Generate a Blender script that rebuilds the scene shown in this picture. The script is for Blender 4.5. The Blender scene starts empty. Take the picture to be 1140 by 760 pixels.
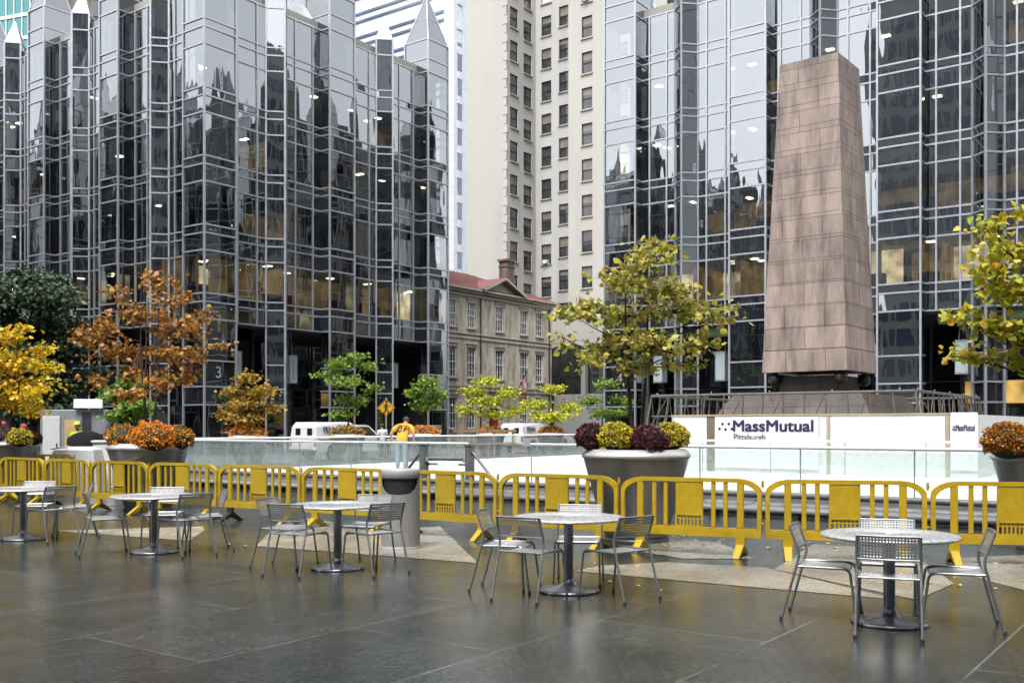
import bpy, math, random
import numpy as np
from mathutils import Vector, Matrix
random.seed(7)
rng = np.random.default_rng(11)
SC = bpy.context.scene
COL = SC.collection
R = math.radians
PI = math.pi

# ------------------------------------------------------------------ plaza frame
EYE = 1.62
F = 1120.0                       # focal length of the photograph in its own pixels
HZ = 475.0                       # horizon row of the photograph
ANG = R(36)
A2 = Vector((math.sin(ANG), math.cos(ANG)))       # plaza axis running away to the right
B2 = Vector((-math.cos(ANG), math.sin(ANG)))      # plaza axis running away to the left
ROTA = PI/2 - ANG                # z rotation that lays local x along A2
ROTB = PI - ANG                  # z rotation that lays local x along B2

def P2(a, b):
    return A2*a + B2*b
def P3(a, b, z=0.0):
    p = P2(a, b)
    return Vector((p.x, p.y, z))
def XY(px, Y):
    return Vector(((px-570)/F*Y, Y, 0))
def G(px, py):
    Y = EYE*F/(py-HZ)
    return Vector(((px-570)/F*Y, Y, 0))

# ------------------------------------------------------------------ mesh builder
class MB:
    def __init__(self):
        self.v = []; self.f = []; self.m = []; self.sm = []
    def add(self, verts, faces, mi=0, smooth=False):
        o = len(self.v)
        self.v.extend([tuple(p) for p in verts])
        for f in faces:
            self.f.append(tuple(i+o for i in f)); self.m.append(mi); self.sm.append(smooth)
    def quad(self, a, b, c, d, mi=0):
        self.add([a, b, c, d], [(0, 1, 2, 3)], mi)
    def tri(self, a, b, c, mi=0):
        self.add([a, b, c], [(0, 1, 2)], mi)
    def obox(self, c, ux, uy, uz, mi=0):
        """box from centre and three half-extent vectors"""
        c = Vector(c); ux = Vector(ux); uy = Vector(uy); uz = Vector(uz)
        vs = [c+sx*ux+sy*uy+sz*uz for sz in (-1, 1) for sy in (-1, 1) for sx in (-1, 1)]
        self.add(vs, [(0, 2, 3, 1), (4, 5, 7, 6), (0, 1, 5, 4), (2, 6, 7, 3), (0, 4, 6, 2), (1, 3, 7, 5)], mi)
    def box(self, c, s, rz=0.0, mi=0):
        cz, sz = math.cos(rz), math.sin(rz)
        self.obox(c, Vector((cz, sz, 0))*s[0]/2, Vector((-sz, cz, 0))*s[1]/2, Vector((0, 0, s[2]/2)), mi)
    def bbox(self, c, s, bev, mi=0):
        """axis-aligned box with chamfered edges"""
        x, y, z = s[0]/2, s[1]/2, s[2]/2
        b = min(bev, x*.9, y*.9, z*.9)
        c = Vector(c); vs = []; idx = {}
        for sx in (-1, 1):
            for sy in (-1, 1):
                for sz in (-1, 1):
                    for k in range(3):
                        p = [sx*(x-b), sy*(y-b), sz*(z-b)]
                        p[k] = (sx*x, sy*y, sz*z)[k]
                        idx[(sx, sy, sz, k)] = len(vs)
                        vs.append(c+Vector(p))
        fs = []
        for k in range(3):
            o = [i for i in range(3) if i != k]
            for s_ in (-1, 1):
                q = []
                for (u, w) in ((-1, -1), (1, -1), (1, 1), (-1, 1)):
                    t = [0, 0, 0]; t[k] = s_; t[o[0]] = u; t[o[1]] = w
                    q.append(idx[(t[0], t[1], t[2], k)])
                fs.append(tuple(q))
        for k in range(3):            # edges along axis k
            o = [i for i in range(3) if i != k]
            for u in (-1, 1):
                for w in (-1, 1):
                    q = []
                    for (e, kk) in ((-1, o[0]), (-1, o[1]), (1, o[1]), (1, o[0])):
                        t = [0, 0, 0]; t[k] = e; t[o[0]] = u; t[o[1]] = w
                        q.append(idx[(t[0], t[1], t[2], kk)])
                    fs.append(tuple(q))
        for sx in (-1, 1):
            for sy in (-1, 1):
                for sz in (-1, 1):
                    fs.append(tuple(idx[(sx, sy, sz, k)] for k in range(3)))
        self.add(vs, fs, mi)
    def tube(self, pts, r, seg=8, mi=0, caps=True, smooth=True):
        pts = [Vector(p) for p in pts]
        n = len(pts)
        rs = r if isinstance(r, (list, tuple)) else [r]*n
        vs = []; fs = []
        t0 = (pts[1]-pts[0]).normalized()
        up = Vector((0, 0, 1)) if abs(t0.z) < .9 else Vector((1, 0, 0))
        nrm = t0.cross(up).normalized()
        for i in range(n):
            if i == 0: t = pts[1]-pts[0]
            elif i == n-1: t = pts[-1]-pts[-2]
            else: t = (pts[i+1]-pts[i]).normalized()+(pts[i]-pts[i-1]).normalized()
            t = t.normalized() if t.length > 1e-9 else t0
            nrm = (nrm - t*nrm.dot(t))
            nrm = nrm.normalized() if nrm.length > 1e-6 else t.orthogonal().normalized()
            bn = t.cross(nrm)
            for k in range(seg):
                an = 2*PI*k/seg
                vs.append(pts[i]+(nrm*math.cos(an)+bn*math.sin(an))*rs[i])
        for i in range(n-1):
            for k in range(seg):
                k2 = (k+1) % seg
                fs.append((i*seg+k, i*seg+k2, (i+1)*seg+k2, (i+1)*seg+k))
        self.add(vs, fs, mi, smooth)
        if caps:
            self.add(vs[:seg], [tuple(reversed(range(seg)))], mi)
            self.add(vs[-seg:], [tuple(range(seg))], mi)
    def lathe(self, prof, seg=32, c=(0, 0, 0), mi=0, smooth=True):
        vs = []; fs = []
        for (r, z) in prof:
            for k in range(seg):
                an = 2*PI*k/seg
                vs.append((c[0]+r*math.cos(an), c[1]+r*math.sin(an), c[2]+z))
        for i in range(len(prof)-1):
            for k in range(seg):
                k2 = (k+1) % seg
                fs.append((i*seg+k, i*seg+k2, (i+1)*seg+k2, (i+1)*seg+k))
        self.add(vs, fs, mi, smooth)
    def prism(self, poly, off, mi=0):
        """closed polygon (3D points) swept by off"""
        n = len(poly); poly = [Vector(p) for p in poly]; off = Vector(off)
        vs = poly+[p+off for p in poly]
        fs = [tuple(reversed(range(n))), tuple(range(n, 2*n))]
        fs += [(i, (i+1) % n, n+(i+1) % n, n+i) for i in range(n)]
        self.add(vs, fs, mi)
    def sphere(self, c, r, mi=0, nu=14, nv=9, sc=(1, 1, 1)):
        vs = []; fs = []
        for j in range(nv+1):
            th = PI*j/nv
            for k in range(nu):
                an = 2*PI*k/nu
                vs.append((c[0]+r*sc[0]*math.sin(th)*math.cos(an), c[1]+r*sc[1]*math.sin(th)*math.sin(an), c[2]+r*sc[2]*math.cos(th)))
        for j in range(nv):
            for k in range(nu):
                k2 = (k+1) % nu
                fs.append((j*nu+k, (j+1)*nu+k, (j+1)*nu+k2, j*nu+k2))
        self.add(vs, fs, mi, True)
    def build(self, name, mats, parent=None, origin=None):
        if not isinstance(mats, (list, tuple)): mats = [mats]
        me = bpy.data.meshes.new(name)
        v = self.v
        off = None
        if origin is not None: off = Vector(origin)
        elif parent is not None:
            top_ = parent
            while top_.parent is not None: top_ = top_.parent
            if top_.get('_w'): off = top_.location
        if off is not None:
            v = [(p[0]-off[0], p[1]-off[1], p[2]-off[2]) for p in v]
        me.from_pydata(v, [], self.f)
        for m in mats: me.materials.append(m)
        me.polygons.foreach_set('material_index', self.m)
        me.polygons.foreach_set('use_smooth', self.sm)
        me.update()
        o = bpy.data.objects.new(name, me)
        COL.objects.link(o)
        if parent is not None: o.parent = parent
        elif origin is not None: o.location = off
        return o

def np_mesh(name, verts, faces, mat, parent=None, loc=None, smooth=False):
    """verts (N,3) and faces (M,k) arrays, all of one size"""
    me = bpy.data.meshes.new(name)
    N = len(verts); M, k = faces.shape
    me.vertices.add(N); me.vertices.foreach_set('co', np.asarray(verts, np.float32).ravel())
    me.loops.add(M*k); me.loops.foreach_set('vertex_index', faces.astype(np.int32).ravel())
    me.polygons.add(M)
    me.polygons.foreach_set('loop_start', np.arange(0, M*k, k, dtype=np.int32))
    me.update(calc_edges=True)
    if smooth: me.polygons.foreach_set('use_smooth', [True]*M)
    me.materials.append(mat)
    o = bpy.data.objects.new(name, me); COL.objects.link(o)
    if parent is not None: o.parent = parent
    if loc is not None: o.location = loc
    return o

def tag(o, label=None, cat=None, group=None, kind=None):
    if label: o['label'] = label
    if cat: o['category'] = cat
    if group: o['group'] = group
    if kind: o['kind'] = kind
    return o
def thing(name, loc, label, cat, rz=0.0, group=None, world=False):
    """an Empty at the thing's base; world=True: its parts are written in world coordinates"""
    o = bpy.data.objects.new(name, None); COL.objects.link(o)
    o.empty_display_size = .2
    o.location = loc; o.rotation_euler = (0, 0, rz)
    if world: o['_w'] = 1
    return tag(o, label, cat, group)
def dup(root, loc, rz, label=None, group=None, scale=None):
    def cp(o, par):
        c = o.copy(); COL.objects.link(c); c.parent = par
        for ch in list(o.children): cp(ch, c)
        return c
    r = cp(root, None)
    r.location = loc; r.rotation_euler = (0, 0, rz)
    if scale is not None: r.scale = scale
    if label: r['label'] = label
    if group: r['group'] = group
    return r
def structure(o):
    o['kind'] = 'structure'; return o

def text_mesh(name, body, size, mat, parent, mtx, extrude=.004, bold=0.0, space=1.0, align='CENTER'):
    """lettering as a mesh; bold thickens the strokes by laying shifted copies of the outline together"""
    cu = bpy.data.curves.new(name, 'FONT')
    cu.body = body; cu.size = size; cu.extrude = extrude
    cu.space_character = space; cu.align_x = align; cu.align_y = 'CENTER'
    t = bpy.data.objects.new(name, cu); COL.objects.link(t)
    dg = bpy.context.evaluated_depsgraph_get()
    src = bpy.data.meshes.new_from_object(t.evaluated_get(dg))
    bpy.data.objects.remove(t)
    V = [v.co.copy() for v in src.vertices]; Fs = [tuple(p.vertices) for p in src.polygons]
    vs = []; fs = []
    sh = [(0, 0, 0)] if bold <= 0 else [(dx*bold, dy*bold, .0006*k) for k, (dx, dy) in enumerate(((0, 0), (1, 0), (-1, 0), (.7, .7), (-.7, .7), (.7, -.7), (-.7, -.7)))]
    for d in sh:
        o_ = len(vs); vs += [tuple(v+Vector(d)) for v in V]; fs += [tuple(i+o_ for i in f) for f in Fs]
    me = bpy.data.meshes.new(name); me.from_pydata(vs, [], fs); me.materials.append(mat)
    o = bpy.data.objects.new(name, me); COL.objects.link(o)
    o.parent = parent
    o.matrix_local = mtx
    return o
def text_frame(pos, right, up=(0, 0, 1)):
    """matrix laying text with its baseline along right and its height along up"""
    x = Vector(right).normalized(); y = Vector(up).normalized(); z = x.cross(y)
    m = Matrix((x, y, z)).transposed().to_4x4(); m.translation = Vector(pos)
    return m

# ------------------------------------------------------------------ materials
def nt(name):
    m = bpy.data.materials.new(name); m.use_nodes = True
    t = m.node_tree; t.nodes.clear()
    out = t.nodes.new('ShaderNodeOutputMaterial')
    return m, t, out
def nd(t, typ, **kw):
    n = t.nodes.new('ShaderNode'+typ)
    for k, v in kw.items():
        if k in n.inputs.keys(): n.inputs[k].default_value = v
        else: setattr(n, k, v)
    return n
K = .72           # scales most base colours down to balance the raised exposure
def c4(c): return (c[0], c[1], c[2], 1)
def kk_(c): return tuple(x*K for x in c[:3])
def ramp(t, src, stops):
    r = t.nodes.new('ShaderNodeValToRGB')
    el = r.color_ramp.elements
    while len(el) < len(stops): el.new(.5)
    for e, (p, c) in zip(el, stops):
        e.position = p; e.color = c4(c) if not isinstance(c, (int, float)) else (c, c, c, 1)
    if src is not None: t.links.new(src, r.inputs['Fac'])
    return r.outputs['Color']
def mat(name, col, rough=.5, metal=0.0, var=.12, scale=3.0, bump=0.0, bscale=40.0, spec=.5, dirt=None, streak=False, coat=0.0, drift=0.0):
    """a surface with a little tonal variation, wear and bump"""
    col = kk_(col); dirt = kk_(dirt) if dirt is not None else None
    m, t, out = nt(name)
    L = t.links.new
    bs = nd(t, 'BsdfPrincipled')
    tc = nd(t, 'TexCoord')
    mp = nd(t, 'Mapping')
    if streak: mp.inputs['Scale'].default_value = (1, 1, .12)
    L(tc.outputs['Object'], mp.inputs['Vector'])
    nz = nd(t, 'TexNoise', Scale=scale, Detail=6.0, Roughness=.6)
    L(mp.outputs['Vector'], nz.inputs['Vector'])
    lo = [max(0, c*(1-var)) for c in col]; hi = [min(1, c*(1+var)) for c in col]
    cr = ramp(t, nz.outputs['Fac'], [(.3, lo), (.7, hi)])
    if dirt is not None:
        n2 = nd(t, 'TexNoise', Scale=scale*.6, Detail=8.0, Roughness=.7)
        L(mp.outputs['Vector'], n2.inputs['Vector'])
        f = ramp(t, n2.outputs['Fac'], [(.52, 0), (.75, .8)])
        mx = nd(t, 'Mix', data_type='RGBA')
        L(f, mx.inputs[0]); L(cr, mx.inputs[6]); mx.inputs[7].default_value = c4(dirt)
        cr = mx.outputs[2]
    if drift:          # weathering that differs from piece to piece along a row
        ge = nd(t, 'NewGeometry'); n3 = nd(t, 'TexNoise', Scale=.55, Detail=2.0); L(ge.outputs['Position'], n3.inputs['Vector'])
        n4 = nd(t, 'TexNoise', Scale=9.0, Detail=9.0, Roughness=.75); L(ge.outputs['Position'], n4.inputs['Vector'])
        m3 = nd(t, 'Mix', data_type='RGBA', blend_type='MULTIPLY'); m3.inputs[0].default_value = 1
        L(cr, m3.inputs[6]); L(ramp(t, n3.outputs['Fac'], [(.35, (1-drift, 1-drift*.8, 1)), (.65, (1+drift*.5, 1+drift*.5, 1))]), m3.inputs[7])
        m4 = nd(t, 'Mix', data_type='RGBA', blend_type='MULTIPLY'); m4.inputs[0].default_value = 1
        L(m3.outputs[2], m4.inputs[6]); L(ramp(t, n4.outputs['Fac'], [(.33, .78), (.46, 1.0)]), m4.inputs[7])
        cr = m4.outputs[2]
    L(cr, bs.inputs['Base Color'])
    rr = ramp(t, nz.outputs['Fac'], [(.3, max(0, rough*.8)), (.7, min(1, rough*1.2))])
    L(rr, bs.inputs['Roughness'])
    bs.inputs['Metallic'].default_value = metal
    bs.inputs['Specular IOR Level'].default_value = spec
    bs.inputs['Coat Weight'].default_value = coat
    if bump:
        nb = nd(t, 'TexNoise', Scale=bscale, Detail=4.0)
        L(tc.outputs['Object'], nb.inputs['Vector'])
        bp = nd(t, 'Bump', Strength=bump, Distance=.02)
        L(nb.outputs['Fac'], bp.inputs['Height']); L(bp.outputs['Normal'], bs.inputs['Normal'])
    L(bs.outputs[0], out.inputs['Surface'])
    return m
def emis(name, col, s, base=(.5, .5, .5)):
    m, t, out = nt(name)
    bs = nd(t, 'BsdfPrincipled', Roughness=.6)
    bs.inputs['Base Color'].default_value = c4(base)
    bs.inputs['Emission Color'].default_value = c4(col)
    tc = nd(t, 'TexCoord'); nz = nd(t, 'TexNoise', Scale=1.1, Detail=5.0)
    t.links.new(tc.outputs['Object'], nz.inputs['Vector'])
    k = ramp(t, nz.outputs['Fac'], [(.34, .12), (.68, 1.0)])
    mu = nd(t, 'Math', operation='MULTIPLY'); mu.inputs[1].default_value = s
    t.links.new(k, mu.inputs[0]); t.links.new(mu.outputs[0], bs.inputs['Emission Strength'])
    t.links.new(bs.outputs[0], out.inputs['Surface'])
    return m
def curtain_glass(name, see, refl=.27, tint=(.34, .36, .37)):
    """mirror-coated glazing: wavy reflection over a dark see-through (vision) or opaque (spandrel) pane"""
    m, t, out = nt(name); L = t.links.new
    tc = nd(t, 'TexCoord')
    mp = nd(t, 'Mapping'); mp.inputs['Scale'].default_value = (1, 1, .33)
    L(tc.outputs['Object'], mp.inputs['Vector'])
    nz = nd(t, 'TexNoise', Scale=.9, Detail=1.5, Roughness=.45)
    L(mp.outputs['Vector'], nz.inputs['Vector'])
    bp = nd(t, 'Bump', Strength=.22, Distance=.05)
    L(nz.outputs['Fac'], bp.inputs['Height'])
    gl = nd(t, 'BsdfGlossy', Roughness=.012); gl.inputs['Color'].default_value = (.93, .97, 1.0, 1)
    L(bp.outputs['Normal'], gl.inputs['Normal'])
    if see:
        un = nd(t, 'BsdfTransparent'); un.inputs['Color'].default_value = c4(tint)
    else:
        un = nd(t, 'BsdfDiffuse'); un.inputs['Color'].default_value = (.012, .013, .015, 1)
    lw = nd(t, 'LayerWeight', Blend=.5)
    pw = nd(t, 'Math', operation='POWER'); pw.inputs[1].default_value = 4.0
    L(lw.outputs['Facing'], pw.inputs[0])
    mr = nd(t, 'MapRange'); mr.inputs['To Min'].default_value = refl; mr.inputs['To Max'].default_value = .9
    L(pw.outputs[0], mr.inputs['Value'])
    ms = nd(t, 'MixShader'); L(mr.outputs[0], ms.inputs[0]); L(un.outputs[0], ms.inputs[1]); L(gl.outputs[0], ms.inputs[2])
    L(ms.outputs[0], out.inputs['Surface'])
    return m
def clear_glass(name, tint=(.86, .95, .93), refl=.07):
    m, t, out = nt(name); L = t.links.new
    gl = nd(t, 'BsdfGlossy', Roughness=.03)
    tr = nd(t, 'BsdfTransparent'); tr.inputs['Color'].default_value = c4(tint)
    nz = nd(t, 'TexNoise', Scale=6.0, Detail=4.0); tc = nd(t, 'TexCoord'); L(tc.outputs['Object'], nz.inputs['Vector'])
    df = nd(t, 'BsdfDiffuse'); df.inputs['Color'].default_value = (.6, .68, .67, 1)
    m1 = nd(t, 'MixShader'); L(ramp(t, nz.outputs['Fac'], [(.35, .03), (.75, .12)]), m1.inputs[0]); L(tr.outputs[0], m1.inputs[1]); L(df.outputs[0], m1.inputs[2])
    lw = nd(t, 'LayerWeight', Blend=.3)
    mr = nd(t, 'MapRange'); mr.inputs['To Min'].default_value = refl; mr.inputs['To Max'].default_value = .45
    pw = nd(t, 'Math', operation='POWER'); pw.inputs[1].default_value = 3.0
    L(lw.outputs['Facing'], pw.inputs[0]); L(pw.outputs[0], mr.inputs['Value'])
    m2 = nd(t, 'MixShader'); L(mr.outputs[0], m2.inputs[0]); L(m1.outputs[0], m2.inputs[1]); L(gl.outputs[0], m2.inputs[2])
    L(m2.outputs[0], out.inputs['Surface'])
    return m
def leaf_mat(name, cols, trans=.35):
    m, t, out = nt(name); L = t.links.new
    g = nd(t, 'NewGeometry')
    n = len(cols)
    col = ramp(t, g.outputs['Random Per Island'], [(i/(n-1), c) for i, c in enumerate(cols)])
    bs = nd(t, 'BsdfPrincipled', Roughness=.45); L(col, bs.inputs['Base Color'])
    bs.inputs['Specular IOR Level'].default_value = .4
    tl = nd(t, 'BsdfTranslucent'); L(col, tl.inputs['Color'])
    ms = nd(t, 'MixShader', Fac=trans); L(bs.outputs[0], ms.inputs[1]); L(tl.outputs[0], ms.inputs[2])
    L(ms.outputs[0], out.inputs['Surface'])
    return m
def perforated(name, col, pitch=.016, hole=.30, rough=.4, axis='X'):
    m, t, out = nt(name); L = t.links.new
    bs = nd(t, 'BsdfPrincipled', Roughness=rough, Metallic=.75); bs.inputs['Base Color'].default_value = c4(col)
    tc = nd(t, 'TexCoord'); sp = nd(t, 'SeparateXYZ'); L(tc.outputs['Object'], sp.inputs[0])
    def cell(sock):
        d = nd(t, 'Math', operation='DIVIDE'); L(sock, d.inputs[0]); d.inputs[1].default_value = pitch
        f = nd(t, 'Math', operation='FRACT'); L(d.outputs[0], f.inputs[0])
        s = nd(t, 'Math', operation='SUBTRACT'); L(f.outputs[0], s.inputs[0]); s.inputs[1].default_value = .5
        a = nd(t, 'Math', operation='ABSOLUTE'); L(s.outputs[0], a.inputs[0])
        c = nd(t, 'Math', operation='LESS_THAN'); L(a.outputs[0], c.inputs[0]); c.inputs[1].default_value = hole
        return c.outputs[0]
    # holes across the sheet: along y and along the path length (x + z)
    mu = nd(t, 'Math', operation='MULTIPLY'); L(cell(sp.outputs['Y']), mu.inputs[0]); L(cell(sp.outputs[axis]), mu.inputs[1])
    tr = nd(t, 'BsdfTransparent')
    ms = nd(t, 'MixShader'); L(mu.outputs[0], ms.inputs[0]); L(bs.outputs[0], ms.inputs[1]); L(tr.outputs[0], ms.inputs[2])
    L(ms.outputs[0], out.inputs['Surface'])
    return m
def block_stone(name, c1, c2, mortar, bw, bh, rough=.7, msize=.012, streaks=True, axis=None):
    """coursed stone in the object's own frame (x along the wall, z up)"""
    c1, c2, mortar = kk_(c1), kk_(c2), kk_(mortar)
    m, t, out = nt(name); L = t.links.new
    bs = nd(t, 'BsdfPrincipled')
    tc = nd(t, 'TexCoord'); sp = nd(t, 'SeparateXYZ'); L(tc.outputs['Object'], sp.inputs[0])
    ad = nd(t, 'Math', operation='ADD'); L(sp.outputs['X'], ad.inputs[0]); L(sp.outputs['Y'], ad.inputs[1])
    cb = nd(t, 'CombineXYZ'); L(ad.outputs[0], cb.inputs[0]); L(sp.outputs['Z'], cb.inputs[1])
    br = nd(t, 'TexBrick'); br.offset = .5
    L(cb.outputs[0], br.inputs['Vector'])
    br.inputs['Color1'].default_value = c4(c1); br.inputs['Color2'].default_value = c4(c2); br.inputs['Mortar'].default_value = c4(mortar)
    br.inputs['Scale'].default_value = 1.0; br.inputs['Mortar Size'].default_value = msize; br.inputs['Mortar Smooth'].default_value = .3
    br.inputs['Brick Width'].default_value = bw; br.inputs['Row Height'].default_value = bh; br.inputs['Bias'].default_value = 0
    mp = nd(t, 'Mapping'); mp.inputs['Scale'].default_value = (1.6, 1.6, .35)
    L(tc.outputs['Object'], mp.inputs['Vector'])
    nz = nd(t, 'TexNoise', Scale=1.4, Detail=8.0, Roughness=.65); L(mp.outputs['Vector'], nz.inputs['Vector'])
    k = ramp(t, nz.outputs['Fac'], [(.36, .50), (.60, 1.10)] if streaks else [(.3, .9), (.7, 1.08)])
    mx = nd(t, 'Mix', data_type='RGBA', blend_type='MULTIPLY'); mx.inputs[0].default_value = 1
    L(br.outputs['Color'], mx.inputs[6]); L(k, mx.inputs[7])
    n2 = nd(t, 'TexNoise', Scale=45.0, Detail=3.0); L(tc.outputs['Object'], n2.inputs['Vector'])
    m2 = nd(t, 'Mix', data_type='RGBA', blend_type='MULTIPLY'); m2.inputs[0].default_value = 1
    L(mx.outputs[2], m2.inputs[6]); L(ramp(t, n2.outputs['Fac'], [(.3, .8), (.7, 1.15)]), m2.inputs[7])
    L(m2.outputs[2], bs.inputs['Base Color'])
    bs.inputs['Roughness'].default_value = rough
    bp = nd(t, 'Bump', Strength=.5, Distance=.02); L(br.outputs['Fac'], bp.inputs['Height']); bp.invert = True
    L(bp.outputs['Normal'], bs.inputs['Normal'])
    L(bs.outputs[0], out.inputs['Surface'])
    return m
def wet_paving(name, c_lo, c_hi, joint, pa=2.9, pb=1.45, r_lo=.07, r_hi=.36, jw=.013):
    """rain-wet granite: speckle, slab-to-slab tone, pale joints, puddled gloss"""
    c_lo, c_hi, joint = kk_(c_lo), kk_(c_hi), kk_(joint)
    m, t, out = nt(name); L = t.links.new
    bs = nd(t, 'BsdfPrincipled')
    tc = nd(t, 'TexCoord')
    mp = nd(t, 'Mapping'); mp.inputs['Rotation'].default_value = (0, 0, -ROTA)
    L(tc.outputs['Object'], mp.inputs['Vector'])
    br = nd(t, 'TexBrick'); br.offset = .5; L(mp.outputs['Vector'], br.inputs['Vector'])
    br.inputs['Scale'].default_value = 1; br.inputs['Mortar Size'].default_value = jw; br.inputs['Mortar Smooth'].default_value = .2
    br.inputs['Brick Width'].default_value = pa; br.inputs['Row Height'].default_value = pb
    br.inputs['Color1'].default_value = (.8, .8, .8, 1); br.inputs['Color2'].default_value = (1.12, 1.12, 1.12, 1); br.inputs['Mortar'].default_value = (1, 1, 1, 1)
    sp = nd(t, 'TexNoise', Scale=30.0, Detail=8.0, Roughness=.88); L(mp.outputs['Vector'], sp.inputs['Vector'])
    base = ramp(t, sp.outputs['Fac'], [(.43, c_lo), (.63, c_hi)])
    st = nd(t, 'TexNoise', Scale=.7, Detail=9.0, Roughness=.70); L(mp.outputs['Vector'], st.inputs['Vector'])
    sk = ramp(t, st.outputs['Fac'], [(.36, .62), (.64, 1.28)])
    m1 = nd(t, 'Mix', data_type='RGBA', blend_type='MULTIPLY'); m1.inputs[0].default_value = 1
    L(base, m1.inputs[6]); L(br.outputs['Color'], m1.inputs[7])
    m2 = nd(t, 'Mix', data_type='RGBA', blend_type='MULTIPLY'); m2.inputs[0].default_value = 1
    L(m1.outputs[2], m2.inputs[6]); L(sk, m2.inputs[7])
    # joints: pale, worn away in places
    jn = nd(t, 'TexNoise', Scale=1.1, Detail=3.0); L(mp.outputs['Vector'], jn.inputs['Vector'])
    jf = nd(t, 'Math', operation='MULTIPLY'); L(br.outputs['Fac'], jf.inputs[0]); L(ramp(t, jn.outputs['Fac'], [(.38, .10), (.60, .75)]), jf.inputs[1])
    m3 = nd(t, 'Mix', data_type='RGBA'); L(jf.outputs[0], m3.inputs[0]); L(m2.outputs[2], m3.inputs[6]); m3.inputs[7].default_value = c4(joint)
    L(m3.outputs[2], bs.inputs['Base Color'])
    w = nd(t, 'TexNoise', Scale=1.3, Detail=9.0, Roughness=.68); L(mp.outputs['Vector'], w.inputs['Vector'])
    L(ramp(t, w.outputs['Fac'], [(.36, r_lo), (.66, r_hi)]), bs.inputs['Roughness'])
    bs.inputs['Specular IOR Level'].default_value = .46
    bn = nd(t, 'TexNoise', Scale=110.0, Detail=3.0); L(mp.outputs['Vector'], bn.inputs['Vector'])
    bp = nd(t, 'Bump', Strength=.30, Distance=.004); L(bn.outputs['Fac'], bp.inputs['Height'])
    L(bp.outputs['Normal'], bs.inputs['Normal'])
    L(bs.outputs[0], out.inputs['Surface'])
    return m

M = {}
M['glass_v'] = curtain_glass('vision_glass', True)
M['glass_s'] = curtain_glass('spandrel_glass', False)
M['alu'] = mat('brushed_aluminium_mullion', (.50, .53, .58), .35, .55, .08, 1.5)
M['frame_dark'] = mat('dark_steel', (.05, .05, .055), .45, .4, .2)
M['black'] = mat('matt_black', (.012, .012, .013), .6, 0, .3)
M['core'] = mat('core_wall', (.05, .05, .055), .8, 0, .2, .4)
M['ceiling'] = mat('office_ceiling', (.35, .34, .31), .8, 0, .1, .8)
M['room_off'] = mat('dark_room', (.06, .055, .045), .9, 0, .5, .5)  # unlit rooms: their darkness is put into the wall colour
M['room_dim'] = emis('dim_lit_room', (1.0, .62, .2), .11, (.3, .22, .1))  # uneven wall glow stands in for weak lamplight in the room
M['room_lit'] = emis('bright_lit_room', (1.0, .78, .42), .75, (.5, .42, .3))  # wall glow stands in for strong lamplight in the room
M['lamp'] = emis('fluorescent_lamp', (1.0, .86, .55), 7.0, (.8, .8, .8))
M['seam_metal'] = mat('standing_seam_metal', (.42, .44, .47), .4, .4, .08, 1.0)
M['lantern'] = emis('lantern_glass', (.75, .95, 1.0), .015, (.30, .36, .38))
M['gold_lit'] = emis('lit_gold_wall', (1.0, .6, .15), .22, (.5, .35, .12))  # the wall itself glows in place of lamplight falling on it
M['green_lit'] = emis('green_soffit_light', (.4, .7, .25), .03, (.10, .16, .07))
M['white_paint'] = mat('white_paint', (.78, .78, .76), .45, 0, .05, 2, dirt=(.6, .59, .55))
M['white_vinyl'] = mat('white_vinyl', (.8, .81, .82), .35, 0, .04, 2, dirt=(.66, .67, .66))
M['ink'] = mat('navy_ink', (.015, .012, .06), .5, 0, .1)
M['ink_grey'] = mat('grey_ink', (.10, .10, .13), .5, 0, .1)
M['ink_black'] = mat('black_ink', (.01, .01, .01), .5, 0, .1)
M['yellow'] = mat('yellow_plastic', (.52, .345, .010), .42, 0, .16, 5, bump=.08, bscale=60, dirt=(.34, .24, .03), drift=.14)
M['rubber'] = mat('black_rubber', (.015, .015, .016), .7, 0, .3)
M['chair_metal'] = mat('chair_tube_metal', (.40, .41, .43), .33, .8, .12, 8)
M['chair_perf'] = perforated('perforated_steel_sheet', (.42, .43, .44), .0235, .25, .4, 'Z')
M['chair_seat'] = perforated('perforated_steel_seat', (.64, .65, .67), .018, .20, .28)  # paler than the backrest: sky brightness on the seat put into the colour
M['table_top'] = mat('speckled_table_metal', (.54, .55, .56), .30, .35, .25, 26, bump=.06, bscale=90, dirt=(.35, .36, .37))
M['table_base'] = mat('table_pedestal_metal', (.30, .31, .33), .30, .8, .15, 6)
M['planter'] = mat('planter_aluminium', (.36, .36, .36), .33, .75, .18, 3, streak=True, dirt=(.2, .18, .14))
M['planter_rim'] = mat('planter_rim', (.62, .62, .61), .35, .35, .08, 3)
M['soil'] = mat('soil', (.03, .022, .015), .95, 0, .4, 20, bump=.6, bscale=30)
M['bin'] = mat('bin_speckled_concrete', (.30, .295, .28), .7, 0, .22, 22, bump=.25, bscale=70)
M['bin_top'] = mat('bin_lid_grey', (.40, .40, .40), .45, .1, .08, 5)
M['ice'] = mat('ice', (.9, .92, .94), .28, 0, .05, .35, spec=.6, dirt=(.70, .73, .75))
M['rink_trim'] = mat('rink_trim', (.24, .24, .245), .5, .2, .15, 2)
M['rail'] = mat('galvanised_rail', (.50, .51, .53), .35, .7, .12, 6)
M['rail_white'] = mat('white_rail_cap', (.74, .75, .76), .35, .1, .05, 4)
M['dasher_glass'] = clear_glass('rink_glass', (.955, .985, .98), .05)
M['pipe'] = mat('grey_pipe', (.16, .165, .17), .5, .3, .3, 4)
M['granite'] = block_stone('pink_granite', (.385, .30, .258), (.29, .226, .194), (.12, .095, .085), 1.35, .7193, .6, .012)
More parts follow.
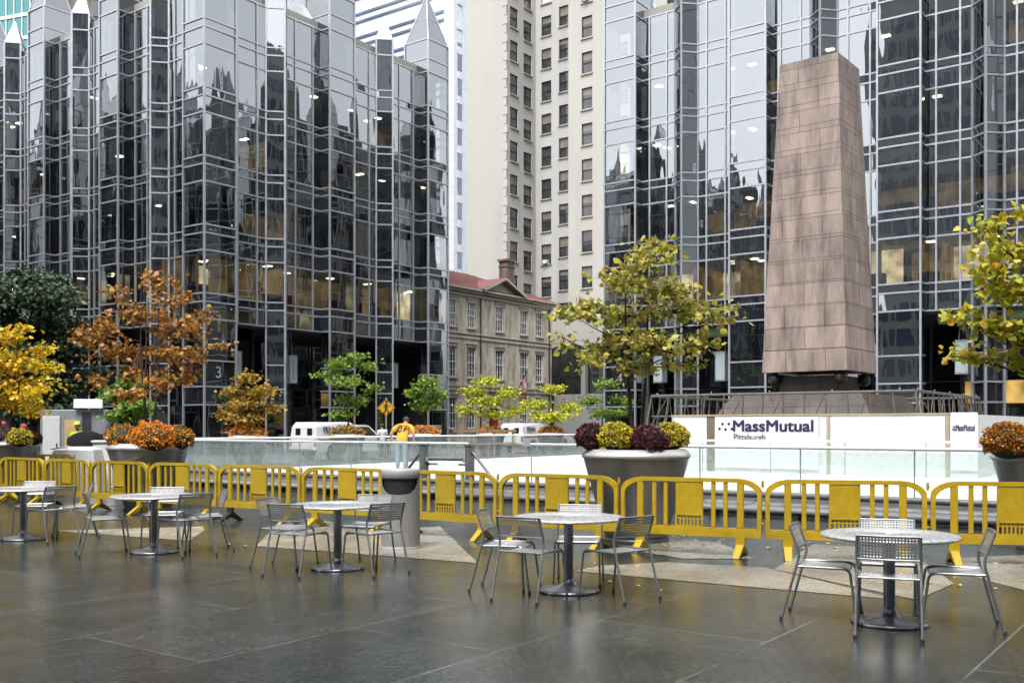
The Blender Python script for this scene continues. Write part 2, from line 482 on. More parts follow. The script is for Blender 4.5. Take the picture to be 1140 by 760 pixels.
M['granite_base'] = block_stone('pedestal_granite', (.095, .074, .065), (.065, .052, .046), (.03, .025, .022), 1.2, .5, .55, .014)
M['granite_dark'] = mat('dark_granite', (.04, .036, .035), .35, 0, .35, 9)
M['bark'] = mat('bark', (.045, .034, .026), .9, 0, .35, 14, bump=.5, bscale=30)
M['tan_wall'] = block_stone('tan_limestone', (.62, .57, .47), (.57, .52, .42), (.44, .40, .33), .9, .38, .8, .008)
M['stone_trim'] = mat('stone_trim', (.47, .43, .35), .8, 0, .15, 2, dirt=(.17, .15, .12))
M['sash'] = mat('white_sash', (.80, .80, .78), .45, 0, .04, 2)
M['pane'] = mat('window_pane', (.05, .055, .06), .06, 0, .4, 1.2, spec=.8)
M['pane_lit'] = emis('lit_pane', (1.0, .75, .4), .45, (.5, .4, .3))
M['blind'] = mat('window_blind', (.22, .20, .17), .6, 0, .25, 1.5)
M['roof_red'] = mat('red_tin_roof', (.17, .05, .045), .5, 0, .15, 1.5)
M['door_red'] = mat('red_door', (.32, .02, .02), .4, 0, .1, 3)
M['brick'] = block_stone('old_brick', (.21, .14, .10), (.16, .11, .08), (.2, .17, .15), .45, .15, .85, .012)
M['white_brick'] = mat('white_glazed_brick', (.53, .525, .51), .6, 0, .06, .5, streak=True, dirt=(.36, .345, .31))
M['cream_wall'] = mat('cream_render', (.455, .44, .41), .8, 0, .07, .4, streak=True, dirt=(.35, .335, .30))
M['pale_tile'] = block_stone('pale_panel', (.70, .73, .78), (.66, .70, .76), (.45, .48, .53), 2.0, 1.33, .35, .03, streaks=False)
M['band_glass'] = mat('band_window_glass', (.12, .16, .24), .12, 0, .3, .3, spec=.8)
M['teal_glass'] = mat('teal_glass', (.05, .24, .25), .15, .3, .3, .15, spec=.8)
M['rail_iron'] = mat('weathered_iron', (.13, .115, .10), .6, .2, .25, 6)
M['pale_conc'] = mat('pale_concrete', (.55, .55, .54), .85, 0, .12, .5, dirt=(.4, .4, .39))
M['grey_conc'] = mat('grey_concrete', (.27, .27, .265), .85, 0, .12, .5, dirt=(.2, .2, .195))
M['brown_panel'] = mat('brown_panel', (.15, .11, .08), .6, 0, .15, 2)
M['tan_trim'] = mat('tan_board', (.38, .32, .20), .6, 0, .1, 3)
M['panel_white'] = mat('white_wall_panel', (.72, .72, .71), .45, 0, .03, 1.5, streak=True, dirt=(.64, .64, .62))
M['paving'] = wet_paving('wet_dark_granite', (.0055, .007, .007), (.102, .118, .116), (.20, .205, .19), r_lo=.03, r_hi=.27, jw=.009)
M['paving_tan'] = wet_paving('wet_tan_granite', (.24, .22, .18), (.40, .37, .31), (.15, .13, .11), 2.9, 1.45, .14, .42)
M['asphalt'] = mat('asphalt', (.05, .05, .052), .6, 0, .2, 1, bump=.3, bscale=60)
M['truck_white'] = mat('truck_white', (.76, .77, .78), .3, 0, .03, 1, coat=.4, dirt=(.6, .6, .6))
M['tyre'] = mat('tyre', (.02, .02, .02), .8, 0, .2)
M['rim_metal'] = mat('wheel_metal', (.4, .4, .42), .35, .8, .1)
M['car_glass'] = mat('car_glass', (.015, .018, .02), .06, 0, .2, spec=.9)
M['red_paint'] = mat('red_paint', (.4, .02, .02), .4, 0, .1)
M['sign_yellow'] = mat('sign_yellow', (.72, .38, .01), .4, 0, .06, 4)
M['wood'] = mat('raw_wood', (.33, .22, .11), .8, 0, .2, 5)
M['orange'] = mat('orange_vest', (.7, .17, .02), .7, 0, .1)
M['skin'] = mat('skin', (.42, .25, .17), .5, 0, .08, 6)
M['jersey'] = mat('gold_jersey', (.78, .36, .012), .75, 0, .08, 6, bump=.2, bscale=25)
M['jeans'] = mat('washed_jeans', (.25, .33, .37), .85, 0, .15, 8, bump=.2, bscale=40)
M['hair'] = mat('dark_hair', (.02, .016, .012), .6, 0, .2)
M['cap_dark'] = mat('dark_cap', (.05, .045, .035), .8, 0, .2)
M['navy'] = mat('navy_cloth', (.02, .025, .05), .8, 0, .2)
M['red_cloth'] = mat('red_cloth', (.50, .03, .045), .8, 0, .1)
M['tan_cloth'] = mat('tan_cloth', (.36, .26, .14), .8, 0, .1)
M['hi_vis'] = mat('hi_vis_cloth', (.55, .72, .05), .7, 0, .1)
M['white_cloth'] = mat('white_cloth', (.75, .75, .74), .8, 0, .05)
M['black_cloth'] = mat('black_umbrella_cloth', (.010, .010, .011), .9, 0, .2, spec=.1)
M['flag_red'] = mat('flag_red', (.45, .03, .04), .8, 0, .1)
M['flag_white'] = mat('flag_white', (.75, .74, .72), .8, 0, .05)
M['flag_blue'] = mat('flag_blue', (.02, .03, .14), .8, 0, .1)
M['grey_door'] = mat('grey_door', (.28, .30, .32), .5, .1, .1)
M['lit_sign'] = emis('backlit_panel', (.9, .96, 1.0), .16, (.8, .8, .8))
# ------------------------------------------------------------------ camera, light
cam_d = bpy.data.cameras.new('camera'); cam = bpy.data.objects.new('camera', cam_d); COL.objects.link(cam)
cam.location = (0, 0, EYE); cam.rotation_euler = (PI/2, 0, 0)
cam_d.sensor_width = 36; cam_d.lens = 36*F/1140
cam_d.shift_y = (HZ-380)/1140
cam_d.clip_end = 2000; cam_d.clip_start = .05
SC.camera = cam
w = bpy.data.worlds.new('World'); SC.world = w; w.use_nodes = True
t = w.node_tree; t.nodes.clear()
SUN_EL, SUN_AZ = R(62), R(196)
sky = t.nodes.new('ShaderNodeTexSky'); sky.sky_type = 'NISHITA'; sky.sun_disc = False
sky.sun_elevation = SUN_EL; sky.sun_rotation = SUN_AZ
sky.air_density = 1.0; sky.dust_density = 4.0; sky.ozone_density = 1.0
hs = t.nodes.new('ShaderNodeHueSaturation'); hs.inputs['Saturation'].default_value = .16   # overcast: the blue veiled by cloud
bg = t.nodes.new('ShaderNodeBackground'); bg.inputs['Strength'].default_value = .15
wo = t.nodes.new('ShaderNodeOutputWorld')
t.links.new(sky.outputs[0], hs.inputs['Color']); t.links.new(hs.outputs[0], bg.inputs['Color']); t.links.new(bg.outputs[0], wo.inputs['Surface'])
sd = bpy.data.lights.new('sun', 'SUN'); sd.energy = .9; sd.angle = R(25); sd.color = (1, .97, .93)
so = bpy.data.objects.new('sun', sd); COL.objects.link(so)
so.rotation_euler = (PI/2-SUN_EL, 0, PI-SUN_AZ)
vs = SC.view_settings
SC.display_settings.display_device = 'sRGB'
vs.view_transform = 'Standard'; vs.look = 'None'; vs.gamma = 1; vs.use_curve_mapping = False
vs.exposure = 1.84
SC.cycles.max_bounces = 10; SC.cycles.transparent_max_bounces = 24; SC.cycles.glossy_bounces = 5
SC.cycles.diffuse_bounces = 3; SC.cycles.caustics_reflective = False; SC.cycles.caustics_refractive = False
SC.cycles.use_denoising = True
SC.cycles.sample_clamp_indirect = 6.0

# ------------------------------------------------------------------ ground, plaza, rink
mb = MB(); mb.quad((-500, -300, 0), (500, -300, 0), (500, 700, 0), (-500, 700, 0))
structure(mb.build('ground', M['asphalt']))
mb = MB(); mb.quad(P3(-18, -24, .004), P3(54, -24, .004), P3(54, 34, .004), P3(-18, 34, .004))
structure(mb.build('plaza_paving', M['paving']))
# tan granite star points laid into the dark paving
def inlay(pts):
    mb = MB(); q = [G(*p) for p in pts]
    mb.add([(p.x, p.y, .008) for p in q], [tuple(range(len(q)))])
    structure(mb.build('paving_inlay', M['paving_tan']))
inlay([(57, 591), (225, 586), (228, 590), (211, 602)])
inlay([(285, 608), (312, 581), (345, 577), (424, 590), (490, 586), (532, 627)])
inlay([(640, 636), (668, 630), (742, 626), (852, 632), (1000, 668), (795, 650)])
inlay([(700, 612), (712, 598), (800, 604), (840, 622), (760, 622)])
inlay([(862, 634), (905, 606), (1010, 612), (1062, 650), (1020, 668)])
inlay([(1050, 622), (1140, 618), (1200, 640), (1180, 668), (1075, 640)])

RA0, RA1, RB0, RB1 = 18.6, 49.0, -3.6, 26.8       # the rink square
ICE = .25
mb = MB()
mb.quad(P3(RA0+.3, RB0+.3, ICE), P3(RA1-.3, RB0+.3, ICE), P3(RA1-.3, RB1-.3, ICE), P3(RA0+.3, RB1-.3, ICE))
structure(mb.build('ice_surface', M['ice']))
mb = MB()
def kerb(a0, b0, a1, b1, wd=.3, h=ICE+.07):
    c = (P2(a0, b0)+P2(a1, b1))/2; d = P2(a1, b1)-P2(a0, b0)
    mb.box((c.x, c.y, h/2+.005), (d.length, wd, h), math.atan2(d.y, d.x))
kerb(RA0+.15, RB0, RA0+.15, RB1); kerb(RA1-.15, RB0, RA1-.15, RB1)
kerb(RA0+.3, RB0+.15, RA1-.3, RB0+.15); kerb(RA0+.3, RB1-.15, RA1-.3, RB1-.15)
structure(mb.build('rink_kerb', M['rink_trim']))

def glass_board(a0, b0, a1, b1, label, z0=ICE+.05, h=.92, pitch=1.9, grp='glass dasher boards round the ice rink', cap='rail'):
    """a run of clear dasher boards: panes, slim posts, capping rail"""
    p0, p1 = P2(a0, b0), P2(a1, b1); d = p1-p0; Ln = d.length; u = d/Ln; rz = math.atan2(u.y, u.x)
    t_ = thing('rink_glass_barrier', (p0.x, p0.y, z0), label, 'glass barrier', rz, grp)
    g = MB(); g.box((Ln/2, 0, h*.5-.02), (Ln, .016, h-.1)); g.build('glass_panel', M['dasher_glass'], t_)
    r = MB(); r.tube([(0, 0, h), (Ln, 0, h)], .032, 8); r.build('cap_rail', M['rail_white'], t_)
    n = max(2, int(Ln/pitch)+1)
    pm = MB(); pm.tube([(0, .03, 0), (0, .03, h)], .014, 6)
    first = None
    for i in range(n):
        x = Ln*i/(n-1)
        if first is None: o = first = pm.build('post', M['rail'], t_)
        else:
            o = first.copy(); COL.objects.link(o); o.parent = t_
        o.location = (x, 0, 0)
    return t_
GATE0, GATE1 = 13.3, 10.8
glass_board(RA0+.15, RB1-.1, RA0+.15, 14.9, 'clear glass rink barrier running behind the trash bin towards the orange flower planter')
glass_board(RA0+.15, 13.1, RA0+.15, RB0, 'long clear glass rink barrier behind the yellow barricades, below the white sponsor wall')
glass_board(RA0+.4, RB1-.15, RA1, RB1-.15, 'clear glass rink barrier along the street in front of the small street trees', h=.95)
glass_board(RA1-.15, RB1-.3, RA1-.15, RB0, 'far clear glass rink barrier behind the granite monument', h=.95)
# gate posts in the gap of the near boards
def gate_post(px, lab, s):
    Y = 24.4 if px < 500 else 23.6
    p = XY(px, Y)
    t_ = thing('gate_post', (p.x, p.y, .005), lab, 'gate post', ROTB, 'posts of the rink gate')
    m_ = MB(); m_.bbox((0, 0, .58), (.17, .17, 1.16), .012); m_.box((0, 0, .01), (.36, .30, .02)); m_.build('upright', M['pipe'], t_)
    m_ = MB(); m_.tube([(0, 0, 1.1), (s*1.0, 0, .1)], .035, 8); m_.build('brace', M['pipe'], t_)
    m_ = MB(); m_.box((-s*.2, -.06, .72), (.34, .06, .05)); m_.box((-s*.1, 0, .84), (.16, .10, .12)); m_.build('latch', M['rail'], t_)
    m_ = MB(); m_.bbox((0, 0, 1.19), (.21, .21, .05), .01); m_.build('post_cap', M['pipe'], t_)
gate_post(472, 'square steel gate post with diagonal brace, beside the person in the gold jersey', 1)
gate_post(523, 'square steel gate post with latch, between the trash bin and the big flower planter', -1)
mb = MB(); p0, p1 = XY(472, 24.4), XY(523, 23.6)
mb.tube([(p0.x, p0.y, .86), (p1.x, p1.y, .86)], .045, 8)
o = mb.build('gate_bar', M['pipe'], None, (p0.x, p0.y, .86)); tag(o, 'grey horizontal bar closing the rink gate between two steel posts', 'gate bar')

# refrigeration pipes, cable trays and steps in front of the near boards
def pipe_run(a, b0, b1, z, r, lab):
    mb = MB(); p0 = P3(a, b0, z); p1 = P3(a, b1, z)
    n = 9; pts = [p0.lerp(p1, i/(n-1))+Vector((0, 0, random.uniform(-.004, .004))) for i in range(n)]
    mb.tube(pts, r, 10)
    for i in range(1, n-1, 2): mb.tube([pts[i]-B3*.12, pts[i]+B3*.12], r*1.18, 10)
    o = mb.build('rink_pipe', M['pipe'], None, p0); tag(o, lab, 'pipe', 'pipes lying along the front of the rink')
B3 = Vector((B2.x, B2.y, 0)); A3 = Vector((A2.x, A2.y, 0))
pipe_run(18.25, 27, -4, .34, .06, 'thin grey pipe lying highest, against the kerb of the rink')
pipe_run(18.2, 27, -4, .12, .10, 'thick grey pipe on the paving against the rink kerb')
pipe_run(17.6, 26, -4, .10, .085, 'grey pipe lying in front of the thick pipe by the rink')
for (a, b0, b1, z, lab) in ((17.0, 25, 14.5, .16, 'low grey metal step along the rink beside the orange flower planter'),
                            (17.0, 12.0, -3.5, .16, 'low grey metal step along the rink below the sponsor wall')):
    c = P3(a, (b0+b1)/2); Ln = abs(b1-b0)
    t_ = thing('rink_step', (c.x, c.y, .005), lab, 'step', ROTB)
    m_ = MB(); m_.bbox((0, 0, z), (Ln, .42, .05), .008); m_.build('tread', M['rink_trim'], t_)
    for i in range(int(Ln/1.6)+1):
        m_ = MB(); m_.box((-Ln/2+.1+i*1.6, 0, z/2-.012), (.06, .36, z-.026)); m_.build('bracket', M['frame_dark'], t_)

# ------------------------------------------------------------------ monument in the middle of the rink
OC = P2(33.55, 11.55)
def frus(mb, w0, w1, z0, z1, mi=0):
    a, b = w0/2, w1/2
    vs = [(-a, -a, z0), (a, -a, z0), (a, a, z0), (-a, a, z0), (-b, -b, z1), (b, -b, z1), (b, b, z1), (-b, b, z1)]
    mb.add(vs, [(0, 1, 5, 4), (1, 2, 6, 5), (2, 3, 7, 6), (3, 0, 4, 7), (3, 2, 1, 0), (4, 5, 6, 7)], mi)
ob = thing('granite_obelisk', (OC.x, OC.y, ICE), 'tall tapering pink granite obelisk standing on small dark balls in the rink', 'monument', ROTB-PI-R(2))
mb = MB()
zz = 3.42-ICE; n = 14; H = 13.74-ICE
for i in range(n):                    # courses, each a hair inside the last
    z0 = zz+(H-zz)*i/n; z1 = zz+(H-zz)*(i+1)/n
    w0 = 2.86+(1.98-2.86)*i/n; w1 = 2.86+(1.98-2.86)*(i+1)/n
    frus(mb, w0, w1, z0+.006, z1-.006)
    if i: frus(mb, w0-.03, w0-.03, z0-.008, z0+.008)
so2 = mb.build('shaft', M['granite'], None, (0, 0, zz)); so2.parent = ob
mb = MB(); frus(mb, 1.97, .1, H, H+.22); mb.build('cap_stone', M['white_paint'], ob)
for (x, y) in ((1, 1), (1, -1), (-1, 1), (-1, -1)):
    mb = MB(); mb.sphere((0, 0, 0), .215, 0, 16, 10)
    o = mb.build('ball_foot', M['granite_dark'], ob); o.location = (x*1.12, y*1.12, zz-.205)
mb = MB(); frus(mb, 6.0, 4.6, .9, 2.2); frus(mb, 4.5, 4.3, 2.2, 2.42); frus(mb, 2.0, 2.0, 2.42, zz-.12)
frus(mb, 6.3, 6.3, 0, .9)
mb.build('pedestal', M['granite_base'], ob)
# dark lattice railing with lamps round the pedestal
rl = thing('ornament_railing', (OC.x, OC.y, ICE), 'dark lattice railing with small bulbs ringing the foot of the obelisk', 'railing', ROTB-PI)
hw = 4.15
m_ = MB()
for k in range(4):
    cz, sz = math.cos(k*PI/2), math.sin(k*PI/2)
    rot = lambda x, y: (x*cz-y*sz, x*sz+y*cz)
    x0, y0 = rot(-hw, -hw); x1, y1 = rot(hw, -hw)
    for z, r in ((2.38, .045), (1.72, .02)): m_.tube([(x0, y0, z), (x1, y1, z)], r, 6)
m_.build('top_bar', M['rail_iron'], rl)
m_ = MB(); bl = MB()
for k in range(4):
    cz, sz = math.cos(k*PI/2), math.sin(k*PI/2)
    for i in range(14):
        s = -hw+2*hw*i/13
        lean = .25*(s/hw)
        p = [(s+lean, -hw-.12, .9), (s, -hw, 2.38)]
        q = [(x*cz-y*sz, x*sz+y*cz, z) for (x, y, z) in p]
        m_.tube(q, .028, 5)
        if i % 2 == 0:
            p = [(s+lean, -hw-.1, 1.0), (s+.62, -hw, 2.36)]
            q = [(x*cz-y*sz, x*sz+y*cz, z) for (x, y, z) in p]
            m_.tube(q, .016, 5)
        x, y = s+.2, -hw
        if i % 3 == 0: bl.sphere((x*cz-y*sz, x*sz+y*cz, 2.45), .022, 0, 6, 4)
m_.build('lattice', M['rail_iron'], rl); bl.build('bulb_string', M['lantern'], rl)

# white sponsor wall on the near side of the island
PA = 29.0; PB0, PB1 = 14.75, 5.75
wt = thing('sponsor_wall', P3(PA, PB0, ICE), 'white wall of wide panels with tan posts in front of the obelisk', 'wall', ROTB-PI)
Lw = PB0-PB1; zt = 1.70
def wpan(x0, x1, nm, mt, y=0.0, z0=.0, z1=zt, th=.05):
    m_ = MB(); m_.bbox(((x0+x1)/2, y, (z0+z1)/2), (x1-x0, th, z1-z0), .008); return m_.build(nm, mt, wt)
def bx_of(px):    # distance along the wall of a column of the photograph
    k = (px-570)/F; X0 = A2*PA
    b = (X0.x-k*X0.y)/(k*B2.y-B2.x); return PB0-b
xs = [bx_of(p) for p in (750, 787, 796, 920.5, 924.5, 1052.5, 1057.5, 1089)]
wpan(xs[0], xs[1], 'wall_panel', M['panel_white']); wpan(xs[1]+.004, xs[2]-.004, 'wall_post', M['brown_panel'])
wpan(xs[2], xs[3], 'wall_panel', M['panel_white']); wpan(xs[3]+.004, xs[4]-.004, 'wall_post', M['tan_trim'], -.012)
wpan(xs[4], xs[5], 'wall_panel', M['panel_white']); wpan(xs[5]+.004, xs[6]-.004, 'wall_post', M['tan_trim'], -.012)
wpan(xs[6], xs[7], 'wall_panel', M['panel_white'])
m_ = MB(); m_.box((Lw/2, 0, zt+.026), (Lw, .10, .05)); m_.build('top_trim', M['tan_trim'], wt)
# banner with the sponsor's name
def banner(px0, px1, z0, z1, name, label, small):
    x0, x1 = bx_of(px0), bx_of(px1)
    c = P3(PA, PB0-(x0+x1)/2, ICE)
    t_ = thing(name, (c.x, c.y, ICE), label, 'banner', ROTB-PI)
    m_ = MB(); n = 14; wd = x1-x0
    for i in range(n):
        u0 = -wd/2+wd*i/n; u1 = -wd/2+wd*(i+1)/n
        k0 = .006*math.sin(i*1.3)*small; k1 = .006*math.sin((i+1)*1.3)*small
        m_.quad((u0, -.07-k0, z0), (u1, -.07-k1, z0), (u1, -.07-k1, z1), (u0, -.07-k0, z1))
        m_.quad((u1, -.055, z0), (u0, -.055, z0), (u0, -.055, z1), (u1, -.055, z1))
    m_.box((0, -.062, z1-.004), (wd, .016, .008)); m_.box((0, -.062, z0+.004), (wd, .016, .008))
    m_.build('banner_sheet', M['white_vinyl'], t_)
    return t_, wd
bt, wd = banner(797, 912, .12, zt-.02, 'sponsor_banner', 'white banner reading MassMutual Pittsburgh, hung on the white wall', 0)
k = wd/115.0                                     # metres to a photograph pixel along it
def btxt(nm, s, px, dz, size, m, bold, par, w_, org):
    o = text_mesh(nm, s, size, m, par, text_frame(((px-org)*k, -.082, dz), (1, 0, 0)), .003, bold)
    xs_ = [v.co.x for v in o.data.vertices]; sc = w_*k/(max(xs_)-min(xs_))
    o.scale = (sc, 1, 1); return o
btxt('lettering', 'MassMutual', 862.5, 1.385, .48, M['ink'], .014, bt, 89, 854.5)
o = btxt('lettering', 'Pittsburgh', 837, 1.055, .27, M['ink_grey'], .003, bt, 36, 854.5)
m_ = MB()
for (px, dz) in ((802.5, 1.31), (809.6, 1.29), (816.8, 1.31), (806.0, 1.46), (813.4, 1.46)):
    pts = [((px-854.5)*k+.045*math.cos(q*PI/6), -.076, dz+.045*math.sin(q*PI/6)) for q in range(12)]
    m_.prism(pts, (0, -.006, 0))
m_.build('emblem_dots', M['ink'], bt)
b2, wd2 = banner(1059, 1089, .2, zt+.06, 'small_sponsor_banner', 'small creased white banner at the end of the white wall near the rust flowers', 1.6)
k = wd2/30.0
btxt('lettering', 'MassMutual', 1075.5, 1.34, .25, M['ink'], .006, b2, 21, 1074)
m_ = MB()
for (px, dz) in ((1061.6, 1.3), (1063.0, 1.29), (1064.4, 1.3), (1062.3, 1.37), (1063.7, 1.37)):
    pts = [((px-1074)*k+.02*math.cos(q*PI/4), -.088, dz+.02*math.sin(q*PI/4)) for q in range(8)]
    m_.prism(pts, (0, -.005, 0))
m_.build('emblem_dots', M['ink'], b2)
# side and rear of the island wall
for (a0, b0, a1, b1, lab) in ((PA+.04, PB1, PA+9, PB1, 'plain white island wall running back beside the obelisk on the far side of the small banner'),
                              (PA+.04, PB0, PA+9, PB0, 'plain white island wall running back beside the obelisk past the end panel')):
    p0, p1 = P2(a0, b0), P2(a1, b1); c = (p0+p1)/2
    m_ = MB(); m_.box((c.x, c.y, ICE+zt/2), ((p1-p0).length, .05, zt), ROTA)
    o = m_.build('island_wall', M['panel_white'], None, (c.x, c.y, ICE)); tag(o, lab, 'wall')
glass_board(PA-1.6, PB0+.3, PA-1.6, PB1-1.2, 'clear glass rink barrier standing just in front of the white sponsor wall', h=.92)
# ------------------------------------------------------------------ mirrored gothic glass blocks round the plaza
Z0, FH, NF = 7.85, 3.95, 5
ZTOP = Z0+NF*FH
PIER_TOP, FIN_TOP = 30.0, 28.7
BAY_LINES = []
for k in range(NF): BAY_LINES += [Z0+k*FH, Z0+k*FH+.98, Z0+k*FH+1.47]
BAY_LINES.append(ZTOP)
PIER_LINES = [0, 2.9, 3.95, 5.45]+BAY_LINES+[ZTOP+.98, PIER_TOP]
FIN_LINES = [0, 2.9, 3.95, 5.45]+BAY_LINES+[FIN_TOP]

def is_vision(z0, z1): return z1-z0 > 2.2
def grid_face(g, m_, p0, p1, n, lines, splits, ends=(True, True), jit=.0035, detail=True):
    """one plane of glazing between plan points p0 and p1: separate panes, each very slightly out of true, and proud bars"""
    p0 = Vector((p0[0], p0[1], 0)); p1 = Vector((p1[0], p1[1], 0)); d = p1-p0; Ln = d.length; u = d/Ln
    n = Vector((n[0], n[1], 0)); up = Vector((0, 0, 1))
    cuts = [0]+list(splits)+[Ln]
    for zi in range(len(lines)-1):
        z0, z1 = lines[zi], lines[zi+1]
        for ci in range(len(cuts)-1):
            s0, s1 = cuts[ci], cuts[ci+1]
            tx = random.gauss(0, jit)*(s1-s0); tz = random.gauss(0, jit)*(z1-z0)*.6
            mi = 0 if is_vision(z0, z1) else 1
            g.quad(p0+u*s0+up*z0+n*(-tx-tz), p0+u*s1+up*z0+n*(tx-tz), p0+u*s1+up*z1+n*(tx+tz), p0+u*s0+up*z1+n*(-tx+tz), mi)
    if not detail: lines = lines[::1]
    for z in lines:
        if z < .05: continue
        m_.obox(p0+u*Ln/2+up*z+n*.012, u*Ln/2, n*.050, up*.045)
    for i, s in enumerate(cuts):
        if (i == 0 and not ends[0]) or (i == len(cuts)-1 and not ends[1]): continue
        wd = .075 if 0 < i < len(cuts)-1 else .085
        m_.obox(p0+u*s+up*(lines[0]+lines[-1])/2+n*.016, u*wd/2*1.25, n*.058, up*(lines[-1]-lines[0])/2)

def spire(root, base, apex, glass, mull):
    g = MB(); m_ = MB(); n = len(base)
    for i in range(n):
        a, b = base[i], base[(i+1) % n]
        g.tri(a, b, apex)
        m_.tube([a, apex], .05, 5); m_.tube([a, b], .05, 5)
        mid = [a.lerp(apex, .45), b.lerp(apex, .45)]; m_.tube(mid, .03, 4)
    sp = g.build('spire', M['glass_s'], root); m_.build('spire_frame', M['alu'], sp)

def lamps_and_rooms(root, O, d, n, Ln, dens=.34, lit=(0, 1)):
    """office floors behind the glass: slabs, back walls and ceiling lamps"""
    d3 = Vector((d.x, d.y, 0)); n3 = Vector((n.x, n.y, 0)); O3 = Vector((O.x, O.y, 0)); up = Vector((0, 0, 1))
    sl = MB(); bw = MB(); lp = MB()
    for k in range(NF+1):
        z = Z0+k*FH
        sl.obox(O3+d3*Ln/2-n3*3.4+up*(z+.34), d3*Ln/2, n3*3.1, up*.32)
    for k in range(NF):
        z = Z0+k*FH+.67; s = .0
        while s < Ln-.5:
            wd = min(random.uniform(2.2, 5.0), Ln-s)
            r = random.random()
            mi = 0
            if k == 0: mi = 2 if r < .55 else 1
            elif k == 1: mi = 1 if r < .55 else 0
            elif r < .22: mi = 1
            dep = random.uniform(2.6, 5.5)
            bw.obox(O3+d3*(s+wd/2)-n3*dep+up*(z+(FH-.67)/2), d3*wd/2, n3*.05, up*(FH-.70)/2, mi)
            if random.random() < .6: bw.obox(O3+d3*s-n3*(.6+dep/2)+up*(z+(FH-.67)/2), d3*.04, n3*(dep-.7)/2, up*(FH-.72)/2, 0 if mi < 2 else 1)
            if mi and random.random() < .8:      # desks and cabinets as dark shapes below the sill line
                bw.obox(O3+d3*(s+wd*random.random()*.8)-n3*1.4+up*(z+.75), d3*random.uniform(.3, .9), n3*.3, up*random.uniform(.6, 1.0), 0)
            zl = Z0+(k+1)*FH-.02
            if random.random() < (dens+.35 if k == 0 else dens):
                for q in range(random.choice((1, 1, 2))):
                    c = O3+d3*(s+wd*random.uniform(.2, .8))-n3*random.uniform(.8, 2.4)+up*zl
                    if random.random() < .6: lp.obox(c, d3*.22, n3*.16, up*.02)
                    else: lp.obox(c, d3*.14, n3*.30, up*.02)
            s += wd
    sl.build('floor_slab', M['ceiling'], root)
    bw.build('office_wall', [M['room_off'], M['room_dim'], M['room_lit']], root)
    if lp.v: lp.build('ceiling_lamp', M['lamp'], root)['kind'] = 'stuff'

def lobby(root, O, d, n, Ln, detail=True):
    """open arcade at street level with a second glass wall set back"""
    d3 = Vector((d.x, d.y, 0)); n3 = Vector((n.x, n.y, 0)); O3 = Vector((O.x, O.y, 0)); up = Vector((0, 0, 1))
    c = MB(); c.obox(O3+d3*Ln/2-n3*2.2+up*(Z0-.10), d3*Ln/2, n3*2.15, up*.06); c.build('arcade_ceiling', M['core'], root)
    g = MB(); m_ = MB()
    k = int(Ln/1.6); sp = [Ln*i/k for i in range(1, k)]
    a = O3-n3*4.3; b = a+d3*Ln
    grid_face(g, m_, (a.x, a.y), (b.x, b.y), (n.x, n.y), [0, 2.9, 4.2, Z0-.1], sp)
    w_ = g.build('lobby_glass', [M['glass_s'], M['glass_s']], root); m_.build('lobby_frame', M['frame_dark'], w_)

